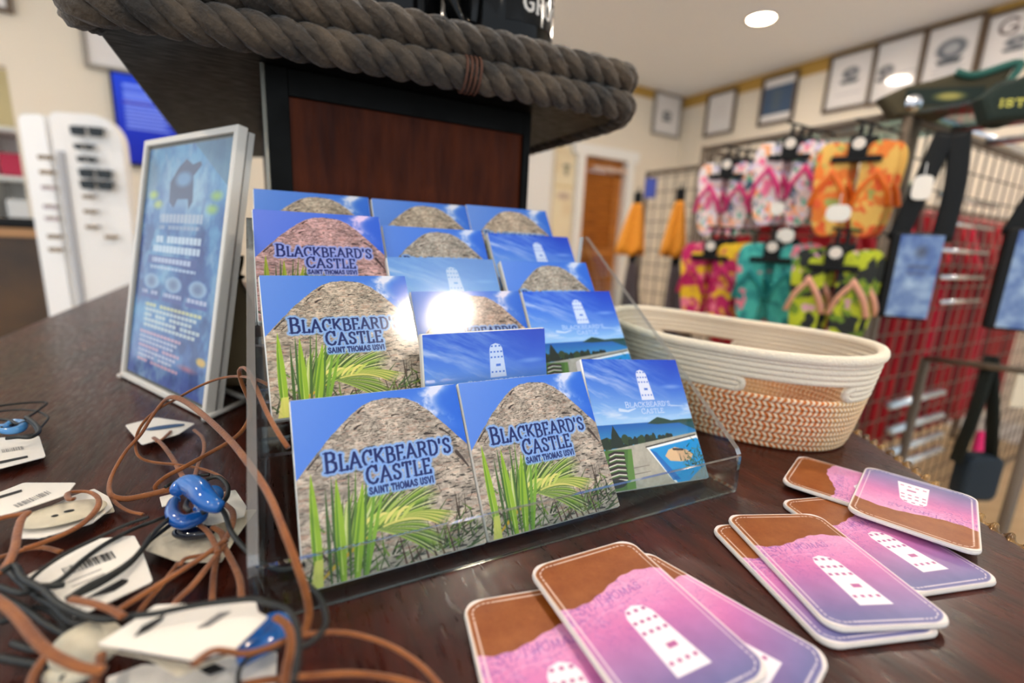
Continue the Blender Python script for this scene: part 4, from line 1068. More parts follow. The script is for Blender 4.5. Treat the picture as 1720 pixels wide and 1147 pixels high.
# D: large cream tag under the hook with bunch of brown cords
nk = necklace('necklace with plain cream card and dark oval bead, brown cords gathered at its corner', 310, 910)
price_tag(nk, [(243, 925), (268, 890), (300, 868), (432, 856), (396, 905), (372, 945), (300, 945)], [.004, .004, .003, .004, .005, .006, .006], M_CREAM)
blob(nk, 326, 893, .009, .0085, .0042, .0030, M_DEEP, 'bead', .15)
cord(nk, [(333, 880), (348, 892), (360, 912), (366, 928)], .013, .0019)
cord(nk, [(357, 885), (372, 895), (378, 910)], .012, .0022)
cord(nk, [(375, 845), (390, 858), (391, 878), (382, 900), (374, 912)], (.013, .013), .0021)
cord(nk, [(380, 905), (345, 932), (305, 958), (262, 985), (225, 1008), (190, 1030)], (.013, .012), .0021)
cord(nk, [(378, 914), (352, 948), (322, 985), (296, 1010), (284, 1034)], (.012, .012), .0020)
cord(nk, [(376, 918), (391, 945), (403, 975), (405, 1010)], (.011, .012), .0020)
cord(nk, [(366, 930), (359, 965), (356, 1012)], (.008, .008), .0019)
cord(nk, [(372, 922), (340, 932), (312, 938), (302, 950)], .010, .0016)
cord(nk, [(300, 945), (272, 982), (245, 1012), (230, 1035)], .006, .0018)
# E: barcode tag in the middle left
nk = necklace('necklace with white barcode card and black cord lying across it, left of the cream card', 160, 965)
price_tag(nk, [(42, 970), (166, 906), (226, 901), (240, 928), (257, 978), (125, 1040), (85, 1000)], [.010, .010, .010, .011, .011, .010, .010], bars=((103, 955), (187, 925), (8, 12), M_INK, 30),
          slot=[(145, 1004), (185, 983), (205, 972), (216, 974), (212, 980), (192, 992), (172, 998)], ink=[[(112, 978), (170, 955), (171, 956), (113, 979)], [(120, 985), (175, 962), (176, 963), (121, 986)]])
cord(nk, [(50, 975), (72, 955), (110, 930), (160, 905), (210, 882), (250, 868)], .016, .0016, M_BCORD, flat=1)
cord(nk, [(112, 1006), (150, 982), (190, 962), (222, 940), (240, 920), (258, 895), (285, 870)], .017, .0020, M_BCORD, flat=1)
cord(nk, [(0, 962), (24, 950), (40, 972), (72, 990), (95, 1012), (130, 1030), (170, 1040), (215, 1036), (262, 1030)], .017, .0024, M_BCORD, flat=1)
cord(nk, [(0, 985), (35, 996), (65, 985), (95, 984), (108, 982)], .015, .0022, M_BCORD, flat=1)
cord(nk, [(15, 950), (20, 965), (60, 1000), (92, 1020), (120, 1045), (160, 1050)], .012, .0022, M_BCORD, flat=1)
cord(nk, [(0, 1000), (40, 1020), (80, 1050), (120, 1070)], .010, .0022, M_BCORD, flat=1)
cord(nk, [(0, 1045), (30, 1035), (60, 1020), (90, 1030), (112, 1060), (100, 1085), (60, 1092), (20, 1080)], .008, .0022, M_BCORD, flat=1)
cord(nk, [(0, 1105), (40, 1112), (85, 1120), (110, 1140)], .005, .0028, M_BCORD, flat=1)
cord(nk, [(118, 1006), (150, 1012), (182, 1022), (208, 1036)], .019, .0021)
# F: nearest white tag with blue hook behind it
nk = necklace('necklace with large white card and bright blue pendant, nearest the rack foot', 310, 1070)
price_tag(nk, [(163, 1084), (225, 1044), (262, 1018), (430, 1012), (434, 1030), (450, 1038), (395, 1092), (330, 1112)], [.020, .020, .020, .020, .020, .020, .020, .020], bars=((330, 1055), (352, 1052), (38, -26), M_GREY, 20), slot=[(225, 1070), (238, 1052), (268, 1036), (278, 1030), (272, 1042), (250, 1058)])
price_tag(nk, [(170, 1092), (250, 1108), (300, 1138), (395, 1098), (330, 1118)], .015, M_CREAM)
hook(nk, [(398, 1098), (420, 1080), (440, 1062), (455, 1050), (468, 1050), (470, 1060), (456, 1074), (430, 1092), (400, 1112)], .012, M_BLUE, .0034)
cord(nk, [(228, 1034), (262, 1030), (300, 1022), (345, 1014), (395, 1008), (428, 1006), (448, 1012), (480, 1022), (495, 1040), (502, 1070), (500, 1110), (492, 1147)], (.024, .024), .0019, M_BCORD, flat=1)
cord(nk, [(512, 978), (526, 990), (540, 1010), (548, 1040), (540, 1062), (520, 1080), (505, 1086)], (.018, .022), .0020, M_BCORD, flat=1)
cord(nk, [(325, 1116), (345, 1100), (362, 1092), (385, 1094), (410, 1098), (450, 1088), (490, 1072), (535, 1063), (590, 1064), (650, 1082), (700, 1112), (735, 1147), (760, 1185)], (.026, .006), .0022)
cord(nk, [(462, 1036), (480, 1048), (489, 1070), (488, 1095), (482, 1120), (478, 1150)], (.020, .016), .0022)
# G: tag at the very bottom
nk = necklace('necklace at the bottom edge, its white card under the large white card', 330, 1125)
price_tag(nk, [(180, 1140), (240, 1118), (320, 1122), (400, 1100), (466, 1096), (462, 1170), (180, 1190)], .006, bars=((325, 1120), (352, 1134), (28, -10), M_INK, 20))
cord(nk, [(395, 1152), (450, 1142), (520, 1135), (590, 1131), (650, 1137), (700, 1150), (740, 1170)], (.012, .004), .0020)
cord(nk, [(400, 1150), (402, 1125), (418, 1105), (445, 1092), (470, 1090)], .013, .0014, M_BCORD, flat=1)
# H: left, tag and brown cord
nk = necklace('necklace at the left edge with white card and brown cord bending down over its end', 55, 845)
price_tag(nk, [(-40, 850), (-10, 832), (40, 812), (128, 812), (112, 832), (-30, 880)], [.012] * 6, bars=((22, 848), (78, 824), (8, 4), M_GREY, 16), slot=[(-5, 834), (36, 822), (37, 825), (-5, 838)])
cord(nk, [(-20, 876), (10, 868), (38, 863), (46, 862), (36, 872), (29, 895), (25, 920), (12, 948), (-6, 965)], .017, .0024)
cord(nk, [(-10, 938), (20, 930), (45, 922), (75, 920), (102, 927)], .006, .0019)
# I: tag with round carved button
nk = necklace('necklace with round carved bone disc on a white card, brown cord circling it', 110, 865)
price_tag(nk, [(33, 905), (40, 872), (120, 835), (158, 822), (182, 835), (190, 852), (155, 880), (70, 905)], [.006] * 8)
price_tag(nk, [(150, 842), (184, 838), (193, 860), (160, 868)], .003, M_CREAM)
blob(nk, 106, 862, .0085, .0150, .0105, .0013, M_SHELL, 'carved_disc', .55)
blob(nk, 92, 866, .0100, .0012, .0007, .0004, M_INK, 'disc_hole', .5); blob(nk, 116, 858, .0100, .0018, .0009, .0004, M_INK, 'disc_hole', .5)
cord(nk, [(124, 838), (116, 838), (113, 830), (122, 826), (148, 826), (163, 834), (166, 846), (157, 862), (135, 882), (105, 898), (70, 912), (40, 922)], (.015, .010), .0020)
cord(nk, [(68, 905), (82, 902), (100, 882), (140, 838)], .006, .0013, M_BCORD)
# J: far left black cord bundle with a pale blue hook
nk = necklace('necklace with pale blue hook pendant and tangled black cord, farthest left by the photo edge', 30, 740)
price_tag(nk, [(-30, 742), (0, 736), (66, 733), (77, 768), (0, 788), (-40, 792)], .004, bars=((2, 755), (38, 749), (2, 5), M_GREY, 12), slot=[(-8, 776), (46, 765), (47, 768), (-8, 780)])
hook(nk, [(-6, 722), (14, 724), (34, 720), (38, 712), (22, 710), (10, 716), (-6, 716)], .008, mat('pale_blue_resin', (84, 150, 206), .15, c2=(60, 128, 190), nscale=30, coat=.4), .0024)
cord(nk, [(-10, 683), (20, 679), (50, 676), (78, 676), (68, 686), (48, 700), (24, 712), (-8, 720)], (.012, .008), .0016, M_BCORD, flat=1)
cord(nk, [(-10, 692), (30, 688), (60, 690), (78, 698), (80, 704), (68, 718), (60, 730)], .009, .0015, M_BCORD, flat=1)
cord(nk, [(-5, 704), (16, 706), (30, 712), (46, 708), (58, 716), (62, 728), (40, 732)], .010, .0020, M_BCORD, flat=1)
cord(nk, [(44, 700), (60, 712), (66, 724), (52, 734), (30, 734), (10, 736)], .012, .0024, M_BCORD, flat=1)
# K: brown cord and pale carved shell bead at the lower left
nk = necklace('necklace with cloudy pale carved bead and thick brown cord in the lower left corner', 130, 1090)
blob(nk, 146, 1086, .008, .0090, .0075, .0065, M_SHELL, 'carved_bead', .4); blob(nk, 118, 1130, .004, .007, .004, .003, M_SHELL, 'carved_bead', .2)
cord(nk, [(-10, 1004), (15, 1022), (38, 1046), (60, 1074), (84, 1096), (110, 1110), (140, 1122), (175, 1126)], (.020, .016), .0026)
cord(nk, [(160, 1048), (130, 1068), (95, 1088), (75, 1105), (58, 1130), (48, 1160)], (.010, .006), .0024)
cord(nk, [(170, 1098), (168, 1118), (160, 1140), (155, 1165)], .012, .0022)

# ------------------------------------------------------------------ framed pictures on the walls
M_FRM = mat('dark_brown_frame', (92, 72, 52), .4); M_SFR = mat('grey_frame', (150, 142, 132), .35)
M_PRN = print_mat('framed_print', .08, coat=.6)
def wall_rect(tl, br, n):
    cx, cy = (tl[0] + br[0]) / 2, (tl[1] + br[1]) / 2
    c = at_plane(cx, cy, KN, n); l = at_plane(tl[0], cy, KN, n); r = at_plane(br[0], cy, KN, n)
    t = at_plane(cx, tl[1], KN, n); b = at_plane(cx, br[1], KN, n)
    ctr_ = (l + r) / 2; ctr_.z = (t.z + b.z) / 2
    return ctr_, (r - l).length, t.z - b.z
def picture(name, tl, br, n, rot, label, draw, fm=None, fw=.022):
    c, w, h = wall_rect(tl, br, n)
    t = thing(name, label, 'framed picture', mw=Matrix.Translation(c) @ Matrix.Rotation(rot, 4, 'Z') @ Matrix.Translation((0, -.008, 0)), group='framed pictures on the walls')
    bm = B()
    for a in ((-w / 2, -w / 2 + fw, -h / 2, h / 2), (w / 2 - fw, w / 2, -h / 2, h / 2), (-w / 2 + fw, w / 2 - fw, -h / 2, -h / 2 + fw), (-w / 2 + fw, w / 2 - fw, h / 2 - fw, h / 2)):
        box(bm, a[0], a[1], -.028, -.001, a[2], a[3], bev=.003)
    obj('frame', bm, fm or M_FRM, t)
    A = Art(w - 2 * fw, h - 2 * fw, 90); A.img[:] = (226, 222, 218)
    A.rect(.06 * A.asp, .05, .94 * A.asp, .95, (232, 228, 226)); draw(A)
    bm = B(); box(bm, -w / 2 + fw, w / 2 - fw, -.008, -.002, -h / 2 + fw, h / 2 - fw); obj('backing', bm, M_WHITE, t)
    o = obj('print', A.mesh('print'), M_PRN, t); o.location = (0, -.010, -h / 2 + fw)
    return t
def ship(x, y, s, c=(70, 76, 84)):
    def f(A):
        a = A.asp
        A.poly([((x - .28 * s) * a, y), ((x - .2 * s) * a, y - .08 * s), ((x + .2 * s) * a, y - .08 * s), ((x + .28 * s) * a, y)], c)
        A.ell(x * a, y + .14 * s, .22 * s * a, .12 * s, c, .75, .05); A.ell((x + .02) * a, y + .15 * s, .08 * s * a, .05 * s, (196, 196, 198), .8, .04)
    return f
def lines(ys, x0, x1, c=(176, 172, 176)):
    def f(A):
        for y in ys: A.line([(x0 * A.asp, y), (x1 * A.asp, y)], .02, c, a=.8)
    return f
def seq(*fs):
    def f(A):
        for k in fs: k(A)
    return f
def blue_print(A): A.rect(.0, .17, A.asp, .82, (62, 86, 116)); A.rect(.3 * A.asp, .25, .6 * A.asp, .72, (86, 100, 110), .6)
def cartouche(A):
    ship(.5, .46, 1.0)(A); a = A.asp
    A.ell(.5 * a, .62, .30 * a, .16, (90, 96, 104), .8, .05); A.ell(.5 * a, .62, .17 * a, .09, (186, 188, 192), .9, .04)
    lines((.34, .28, .22), .2, .8, (170, 172, 178))(A)
def grog_print(A):
    a = A.asp; A.text("GROG", .18 * a, .62, .20, .2, (84, 62, 58), width=1.3 * a, big=1.4); ship(.52, .34, .8)(A)
W1 = RB; W2 = RA
picture('picture_frame', (1095, 157), (1141, 230), W1, ROT_BACK, 'small framed ship print on the back wall just left of the room corner', ship(.5, .4, .8), M_SFR)
picture('picture_frame', (1189, 155), (1236, 226), W2, ROT_RIGHT, 'plain pale framed sheet on the right wall, nearest the room corner', lines((.7, .6, .5, .4), .3, .7, (206, 200, 200)), M_FRM)
picture('picture_frame', (1281, 127), (1338, 207), W2, ROT_RIGHT, 'framed dark blue print on the right wall', blue_print)
picture('picture_frame', (1393, 88), (1467, 183), W2, ROT_RIGHT, 'framed emblem print on the right wall, first one right of the dark blue print', seq(ship(.5, .52, .9), lines((.25,), .2, .8)))
picture('picture_frame', (1469, 63), (1549, 170), W2, ROT_RIGHT, 'framed print with small ship at its left, between the two emblem prints', seq(ship(.26, .40, .8, (60, 66, 74)), lines((.42,), .4, .95, (150, 150, 154))))
picture('picture_frame', (1553, 38), (1645, 152), W2, ROT_RIGHT, 'framed round ship emblem print above the dark green hat', cartouche)
picture('picture_frame', (1655, 14), (1765, 116), W2, ROT_RIGHT, 'framed print with dark red lettering cut by the right photo edge', grog_print)
picture('picture_frame', (140, 36), (222, 120), W1, ROT_BACK, 'silver framed white sheet behind the stand rope, above the blue screen', lines((.3,), .3, .7, (216, 212, 208)), M_SFR)
picture('picture_frame', (-40, -60), (17, 19), W1, ROT_BACK, 'grey frame corner at the top left photo corner above the opening', lines((.3,), .3, .7, (190, 200, 190)), M_FRM)
# cream poster beside the door
c, w, h = wall_rect((926, 246), (964, 480), W1)
A = Art(w, h, 160); A.img[:] = (236, 222, 188)
A.fill(np.clip((fbm(A.X * 9, A.Y * 7, 3, 3) - .52) * 5, 0, 1) * .5, (226, 196, 150)); A.ell(.5 * A.asp, .87, .16 * A.asp, .012, (110, 104, 84)); A.ell(.5 * A.asp, .83, .1 * A.asp, .025, (150, 140, 110)); A.ell(.45 * A.asp, .66, .22 * A.asp, .02, (170, 140, 130), .8, .03); A.rect(.05 * A.asp, .72, .95 * A.asp, .735, (214, 186, 120), .8)
t = thing('wall_poster', 'tall cream illustrated poster on the back wall left of the orange louvred door', 'poster', mw=Matrix.Translation(c) @ Matrix.Rotation(ROT_BACK, 4, 'Z'))
bm = B(); box(bm, -w / 2, w / 2, -.012, -.001, -h / 2, h / 2); obj('board', bm, M_WHITE, t)
o = obj('print', A.mesh('print'), M_PRN, t); o.location = (0, -.0125, -h / 2)
# blue screen
c, w, h = wall_rect((196, 134), (345, 283), W1)
t = thing('television', 'wall screen glowing blue with white text lines, partly behind the black stand', 'screen', mw=Matrix.Translation(c) @ Matrix.Rotation(ROT_BACK, 4, 'Z'))
bm = B(); box(bm, -w / 2, w / 2, -.05, -.002, -h / 2, h / 2, bev=.006); obj('casing', bm, M_BLACK, t)
A = Art(w - .03, h - .03, 90); tt = A.Y[..., None]; A.img = np.array((6, 24, 150.)) * (1 - tt) + np.array((20, 60, 200.)) * tt
for y in (.88, .80, .74): A.rect(.10 * A.asp, y - .02, .62 * A.asp, y + .02, (150, 170, 250), .75)
for i in range(7): A.rect(.10 * A.asp, .66 - .042 * i - .008, (.60 - .06 * (i % 2)) * A.asp, .66 - .042 * i + .010, (170, 186, 252), .85)
A.rect(.08 * A.asp, .69, .4 * A.asp, .70, (190, 60, 90), .6)
o = obj('screen', A.mesh('screen'), print_mat('screen_glow', .3, emit=.40, spec=.2), t); o.location = (0, -.052, -h / 2 + .015)

# ------------------------------------------------------------------ left: opening with shelves, reception counter, sunglasses display
def rframe(s, t, z=0.0): return Matrix.Translation(rm(s, t, z)) @ Matrix.Rotation(ROT_BACK, 4, 'Z')
sh = thing('shelf_unit', 'white shelf unit seen through the opening at the left edge', 'shelves', mw=rframe(6.1, -1.1))
bm = B()
for x in (-.75, -.25, .25, .75): box(bm, x - .015, x + .015, -.18, .18, 0, 1.75)
obj('upright_panels', bm, M_WHITE, sh)
for z in (.75, 1.08, 1.40, 1.735):
    bm = B(); box(bm, -.78, .78, -.19, .19, z - .015, z + .015); obj('shelf', bm, M_WHITE, sh)
bm = B(); box(bm, -.75, .75, .17, .185, 0, 1.72); obj('back_panel', bm, M_WHITE, sh)
M_SH = Matrix.Rotation(ROT_BACK, 4, 'Z')
def folded(x, z, w, h, col, label):
    bm = B(); box(bm, -w / 2, w / 2, -.13, .13, 0, h, bev=min(.02, h * .3))
    o = obj('folded_shirt', bm, mat('cloth_%d_%d_%d' % col, col, .85), mw=rframe(6.1, -1.1) @ Matrix.Translation((x, -.03, z))); tag(o, label, 'folded clothes', 'folded clothes on the white shelves')
k_ = 0
for z, cols in ((1.418, ((206, 210, 206), (70, 70, 84), (206, 60, 90))), (1.098, ((200, 40, 110), (236, 232, 228), (236, 236, 236))), (.768, ((120, 216, 196), (190, 30, 60), (70, 40, 44)))):
    for xx, cc in zip((-.5, 0.02, .5), cols):
        nm = {(206, 210, 206): 'pale grey', (70, 70, 84): 'dark grey', (206, 60, 90): 'pinkish red', (200, 40, 110): 'magenta', (236, 232, 228): 'off-white', (236, 236, 236): 'white', (120, 216, 196): 'mint green', (190, 30, 60): 'crimson', (70, 40, 44): 'maroon'}[cc]
        folded(xx, z, .34, .16, cc, nm + ' folded clothes on the white shelf unit at the left edge')
        if cc == (70, 70, 84): folded(xx + .02, z + .162, .26, .08, (30, 40, 130), 'navy folded clothes on top of the dark grey pile on the white shelves')
# reception counter
p = at_y(97, 390, 2.36)
rc = thing('reception_counter', 'dark brown counter with tan top at the left edge, below the white shelves', 'counter', mw=Matrix.Translation((p.x, p.y, 0)) @ Matrix.Rotation(ROT_BACK - .15, 4, 'Z'))
bm = B(); box(bm, -1.4, -.02, .02, .22, 0, p.z - .03); obj('front', bm, mat('dark_brown_front', (54, 38, 24), .45, c2=(84, 58, 30), nscale=3), rc)
bm = B(); box(bm, -1.42, 0, 0, .25, p.z - .03, p.z + .01); obj('top', bm, mat('tan_top', (168, 124, 80), .4), rc)
bm = B(); box(bm, -.30, -.06, .05, .20, 0, .05, bev=.01); o = obj('card_terminal', bm, M_BLACK, mw=Matrix.Translation((p.x, p.y, p.z + .0105)) @ Matrix.Rotation(ROT_BACK - .15, 4, 'Z')); tag(o, 'small black device on the tan topped counter at the left', 'card reader')
# sunglasses display
pd = at_y(104, 350, 2.02); pe = at_y(208, 350, 2.02); dw = (pe - pd).length
ds = thing('display_tower', 'white display tower with rounded top holding sunglasses, left of the blue screen', 'display tower', mw=Matrix.Translation((pd.x, pd.y, 0)) @ Matrix.Rotation(.12, 4, 'Z'))
HT = at_y(150, 190, 2.02).z
def arch(w, h, r0, r1):
    pts = [(0, 0), (w, 0)]
    for i in range(9): a = PI / 2 * i / 8; pts.append((w - r1 + r1 * math.cos(a), h - r1 + r1 * math.sin(a)))
    for i in range(5): a = PI / 2 + PI / 2 * i / 4; pts.append((r0 + r0 * math.cos(a), h - r0 + r0 * math.sin(a)))
    return pts
MX = Matrix(((1, 0, 0, 0), (0, 0, 1, 0), (0, 1, 0, 0), (0, 0, 0, 1)))
M_DSP = mat('white_laminate', (236, 234, 232), .35)
bm = B(); prism(bm, arch(dw, HT, .03, .11), .04, mw=MX); obj('front_panel', bm, M_DSP, ds)
bm = B(); prism(bm, arch(.14, HT - .01, .03, .03), .035, mw=Matrix.Translation((-.012, .04, 0)) @ Matrix.Rotation(PI - .35, 4, 'Z') @ MX); obj('side_panel', bm, M_DSP, ds)
bm = B(); box(bm, .016, .04, -.010, 0, .1, HT - .15); obj('grey_channel', bm, mat('grey_channel', (172, 172, 176), .4), ds)
M_LEN = {'black': mat('black_lens', (20, 24, 24), .08), 'brown': mat('brown_lens', (120, 92, 50), .2), 'mauve': mat('mauve_lens', (176, 160, 170), .3)}
def shades(px, py, w, kind, label, plane=None):
    w *= .825
    org = ds.matrix_basis.translation; nrm = (ds.matrix_basis.to_3x3() @ Vector((0, -1, 0))) if plane is None else plane
    q = at_plane(px, py, org + nrm * .022, nrm)
    t = thing('sunglasses', label, 'sunglasses', mw=Matrix.Translation(q) @ Matrix.Rotation(.12, 4, 'Z'), group='sunglasses on the white display tower')
    for sx in (-1, 1):
        bm = B(); M = Matrix.Translation((sx * w * .27, 0, 0)) @ Matrix.Rotation(PI / 2, 4, 'X')
        prism(bm, rrect(w * .44, w * .30, w * .10), .006, bev=.001, mw=M); obj('lens', bm, M_LEN[kind], t)
    bm = B(); tube(bm, [(-w * .52, -.001, w * .10), (0, -.004, w * .12), (w * .52, -.001, w * .10)], .004, 6)
    for sx in (-1, 1): tube(bm, [(sx * w * .5, 0, w * .1), (sx * w * .48, .013, w * .08)], .003, 6)
    obj('frame', bm, M_BLACK if kind == 'black' else M_LEN['brown'], t)
for (px, py, w, kd, lb) in ((147, 221, .150, 'black', 'topmost black sunglasses on the white display tower'), (141, 247, .085, 'black', 'small black sunglasses, second row down the white tower'), (146, 268, .085, 'black', 'small black sunglasses, third row down the white tower'), (161, 292, .150, 'black', 'wide black sunglasses, upper of the close wide pair on the white tower'), (163, 311, .150, 'black', 'wide black sunglasses, lower of the close wide pair on the white tower'),
                           (149, 331, .05, 'brown', 'small brown sunglasses just below the black ones on the white tower'), (152, 356, .055, 'brown', 'small brown sunglasses, middle of the brown column on the white tower'), (155, 382, .055, 'brown', 'small brown sunglasses, lowest of the brown column on the white tower'), (187, 399, .055, 'brown', 'small brown sunglasses at the right edge of the white tower')):
    shades(px, py, w, kd, lb)
ns = Vector((-math.sin(-.23 + 0), -math.cos(.23), 0)).normalized()
for i, (px, py, kd) in enumerate(((76, 265, 'brown'), (79, 290, 'brown'), (82, 316, 'mauve'), (85, 348, 'mauve'), (88, 368, 'mauve'), (92, 398, 'brown'), (94, 420, 'brown'))):
    shades(px, py, .06, kd, ('topmost', 'second', 'third', 'fourth', 'fifth', 'sixth', 'lowest')[i] + ' item down the narrow left side panel of the white tower')

# ------------------------------------------------------------------ gridwall racks
def gridwall(name, P, Q, top, label, pitch=.0762, feet=True, xbars=True):
    P = Vector((P[0], P[1], 0)); Q = Vector((Q[0], Q[1], 0)); w = (Q - P).length; a = math.atan2(Q.y - P.y, Q.x - P.x)
    t = thing(name, label, 'grid rack', mw=Matrix.Translation(P) @ Matrix.Rotation(a, 4, 'Z'), group='black wire grid panels')
    bm = B()
    for x in (0, w): tube(bm, [(x, 0, 0), (x, 0, top)], .0135, 10)
    tube(bm, [(0, 0, top - .012), (w, 0, top - .012)], .012, 10); tube(bm, [(0, 0, .12), (w, 0, .12)], .01, 8)
    obj('frame', bm, M_WIRE, t, smooth=True)
    bm = B(); n = int(w / pitch)
    if xbars:
        for i in range(1, n + 1): tube(bm, [(i * w / (n + 1), -.004, .12), (i * w / (n + 1), -.004, top - .012)], .0028, 6)
    z = .2
    while z < top - .03: tube(bm, [(0, .002, z), (w, .002, z)], .003, 6); z += pitch
    obj('wire_grid', bm, M_WIRE, t, smooth=True)
    bm = B()
    for x in (0, w): box(bm, x - .018, x + .018, -.03, .03, 0, .03, bev=.008)
    obj('foot', bm, M_BLACK, t)
    return t
TOPZ = ZC + .45
g1a, g1b = at_y(1184, 246, 2.05), at_y(1527, 190, 1.43)
TOPZ = g1a.z
gridwall('grid_panel', g1a, g1b, TOPZ, 'black wire grid panel that carries the six hooks of flip-flops')
g2a, g2b = at_y(1089, 288, 2.72), at_y(1176, 275, 2.42)
gridwall('grid_panel', g2a, g2b, g2a.z, 'black wire grid panel beside the orange door, behind the orange cloths')
g4b = Vector((g1a.x, g1a.y, 0)) + RA * .46
gridwall('grid_panel', Vector((g1a.x, g1a.y, 0)) + RA * .045, g4b, TOPZ - .005, 'black wire grid panel running back from the left post of the flip-flop rack')
g3b = Vector((g1b.x, g1b.y, 0)) + RA * 2.1
g3 = gridwall('grid_panel', Vector((g1b.x, g1b.y, 0)) + RA * .05, g3b, g1b.z, 'black wire grid panel running right from the tall post, before the red shirts')
# chrome slat tubes on that panel
def rail(P, Q, r, label, m=None, group=None):
    bm = B(); tube(bm, [P, Q], r, 10); o = obj('display_rail', bm, m or M_STEEL, smooth=True); tag(o, label, 'rail', group); return o
n3 = Vector((RA.y, -RA.x, 0))                     # towards the camera side of that panel
rail(at_plane(1534, 186, g1b, n3) + n3 * .0, Vector((g3b.x, g3b.y, g1b.z + .012)), .016, 'thick chrome top tube on the right grid panel')
bm = B(); bmesh.ops.create_icosphere(bm, subdivisions=3, radius=.03, matrix=Matrix.Translation((g1b.x, g1b.y, g1b.z + .022)))
tag(obj('chrome_ball', bm, M_STEEL, smooth=True), 'round chrome ball on the tall post right of the orange flip-flops', 'ball')
for i, (y, lb) in enumerate(((334, 'upper'), (377, 'second'), (421, 'third'), (465, 'fourth'), (505, 'fifth'))):
    q = at_plane(1590, y, g1b, n3)
    rail(q - RA * .12 + n3 * .022, q + RA * (.34 - .03 * i) + n3 * .022, .008, lb + ' bright slat rail in front of the red shirts, counted from the top', group='bright slat rails on the right grid panel')
for i, y in enumerate((668, 708, 742, 768)):
    q = at_plane(1520, y, g1b, n3)
    rail(q - RA * .17 + n3 * .022, q + RA * .24 + n3 * .022, .014, ('top', 'second', 'third', 'lowest')[i] + ' of the four low bright rails right of the basket', mat('clear_rail', (206, 220, 232), .12, .5), 'low bright rails on the right grid panel')
# arms that stick out and carry the strap bags
q1 = at_plane(1592, 219, g1b, n3); q2 = at_plane(1650, 240, g1b, n3)
rail(q1, q1 + n3 * .48, .012, 'upper bright arm sticking out over the first black strap bag'); rail(q2, q2 + n3 * .42, .012, 'lower bright arm sticking out at the right photo edge')

# flip-flops
def patt(name, base, cols, scale, rough=.6):
    m = bpy.data.materials.new(name); m.use_nodes = True
    nt = m.node_tree; b = nt.nodes['Principled BSDF']; b.inputs['Roughness'].default_value = rough
    tc = nt.nodes.new('ShaderNodeTexCoord'); prev = None
    rgb = nt.nodes.new('ShaderNodeRGB'); rgb.outputs[0].default_value = rgba(base); prev = rgb.outputs[0]
    for i, (c, th) in enumerate(cols):
        mp = nt.nodes.new('ShaderNodeMapping'); mp.inputs['Location'].default_value = (i * 3.1, i * 1.7, i * 5.3)
        n = nt.nodes.new('ShaderNodeTexNoise'); n.inputs['Scale'].default_value = scale * (1 + .15 * i); n.inputs['Detail'].default_value = 1.5
        st = nt.nodes.new('ShaderNodeMapRange'); st.inputs[1].default_value = th; st.inputs[2].default_value = th + .03
        mx = nt.nodes.new('ShaderNodeMix'); mx.data_type = 'RGBA'
        nt.links.new(tc.outputs['Object'], mp.inputs[0]); nt.links.new(mp.outputs[0], n.inputs['Vector']); nt.links.new(n.outputs['Fac'], st.inputs[0])
        nt.links.new(st.outputs[0], mx.inputs[0]); nt.links.new(prev, mx.inputs[6]); mx.inputs[7].default_value = rgba(c); prev = mx.outputs[2]
    nt.links.new(prev, b.inputs['Base Color'])
    return m
FF = {
 'white': (patt('white_floral', (244, 226, 222), [((244, 120, 160), .58), ((110, 190, 160), .60), ((60, 100, 120), .62), ((250, 170, 110), .62), ((226, 214, 240), .60)], 26), (226, 60, 130)),
 'orange': (patt('orange_floral', (238, 190, 92), [((240, 130, 40), .50), ((236, 96, 34), .60), ((168, 178, 90), .62)], 20), (240, 116, 30)),
 'magenta': (patt('magenta_floral', (206, 24, 100), [((248, 200, 30), .50), ((244, 130, 150), .58), ((240, 170, 60), .60)], 18), (196, 16, 96)),
 'teal': (patt('teal_flamingo', (70, 190, 178), [((240, 130, 150), .60), ((30, 130, 130), .60), ((46, 160, 156), .55)], 20), (24, 140, 140)),
 'lime': (patt('black_lime', (22, 26, 20), [((190, 200, 30), .47), ((110, 140, 30), .58), ((226, 170, 190), .63)], 20), (226, 164, 136)),
}
def sole_outline(L_=.275, W_=.105):
    pts = []
    for i in range(40):
        a = 2 * PI * i / 40; z = math.cos(a); x = math.sin(a)
        wz = .80 + .14 * z - .10 * math.cos(2.6 * z) + .08
        zz = math.copysign(abs(z) ** .8, z)
        pts.append((x * W_ / 2 * (abs(x) ** -.25 if abs(x) > .05 else 1) * wz, zz * L_ / 2))
    return pts
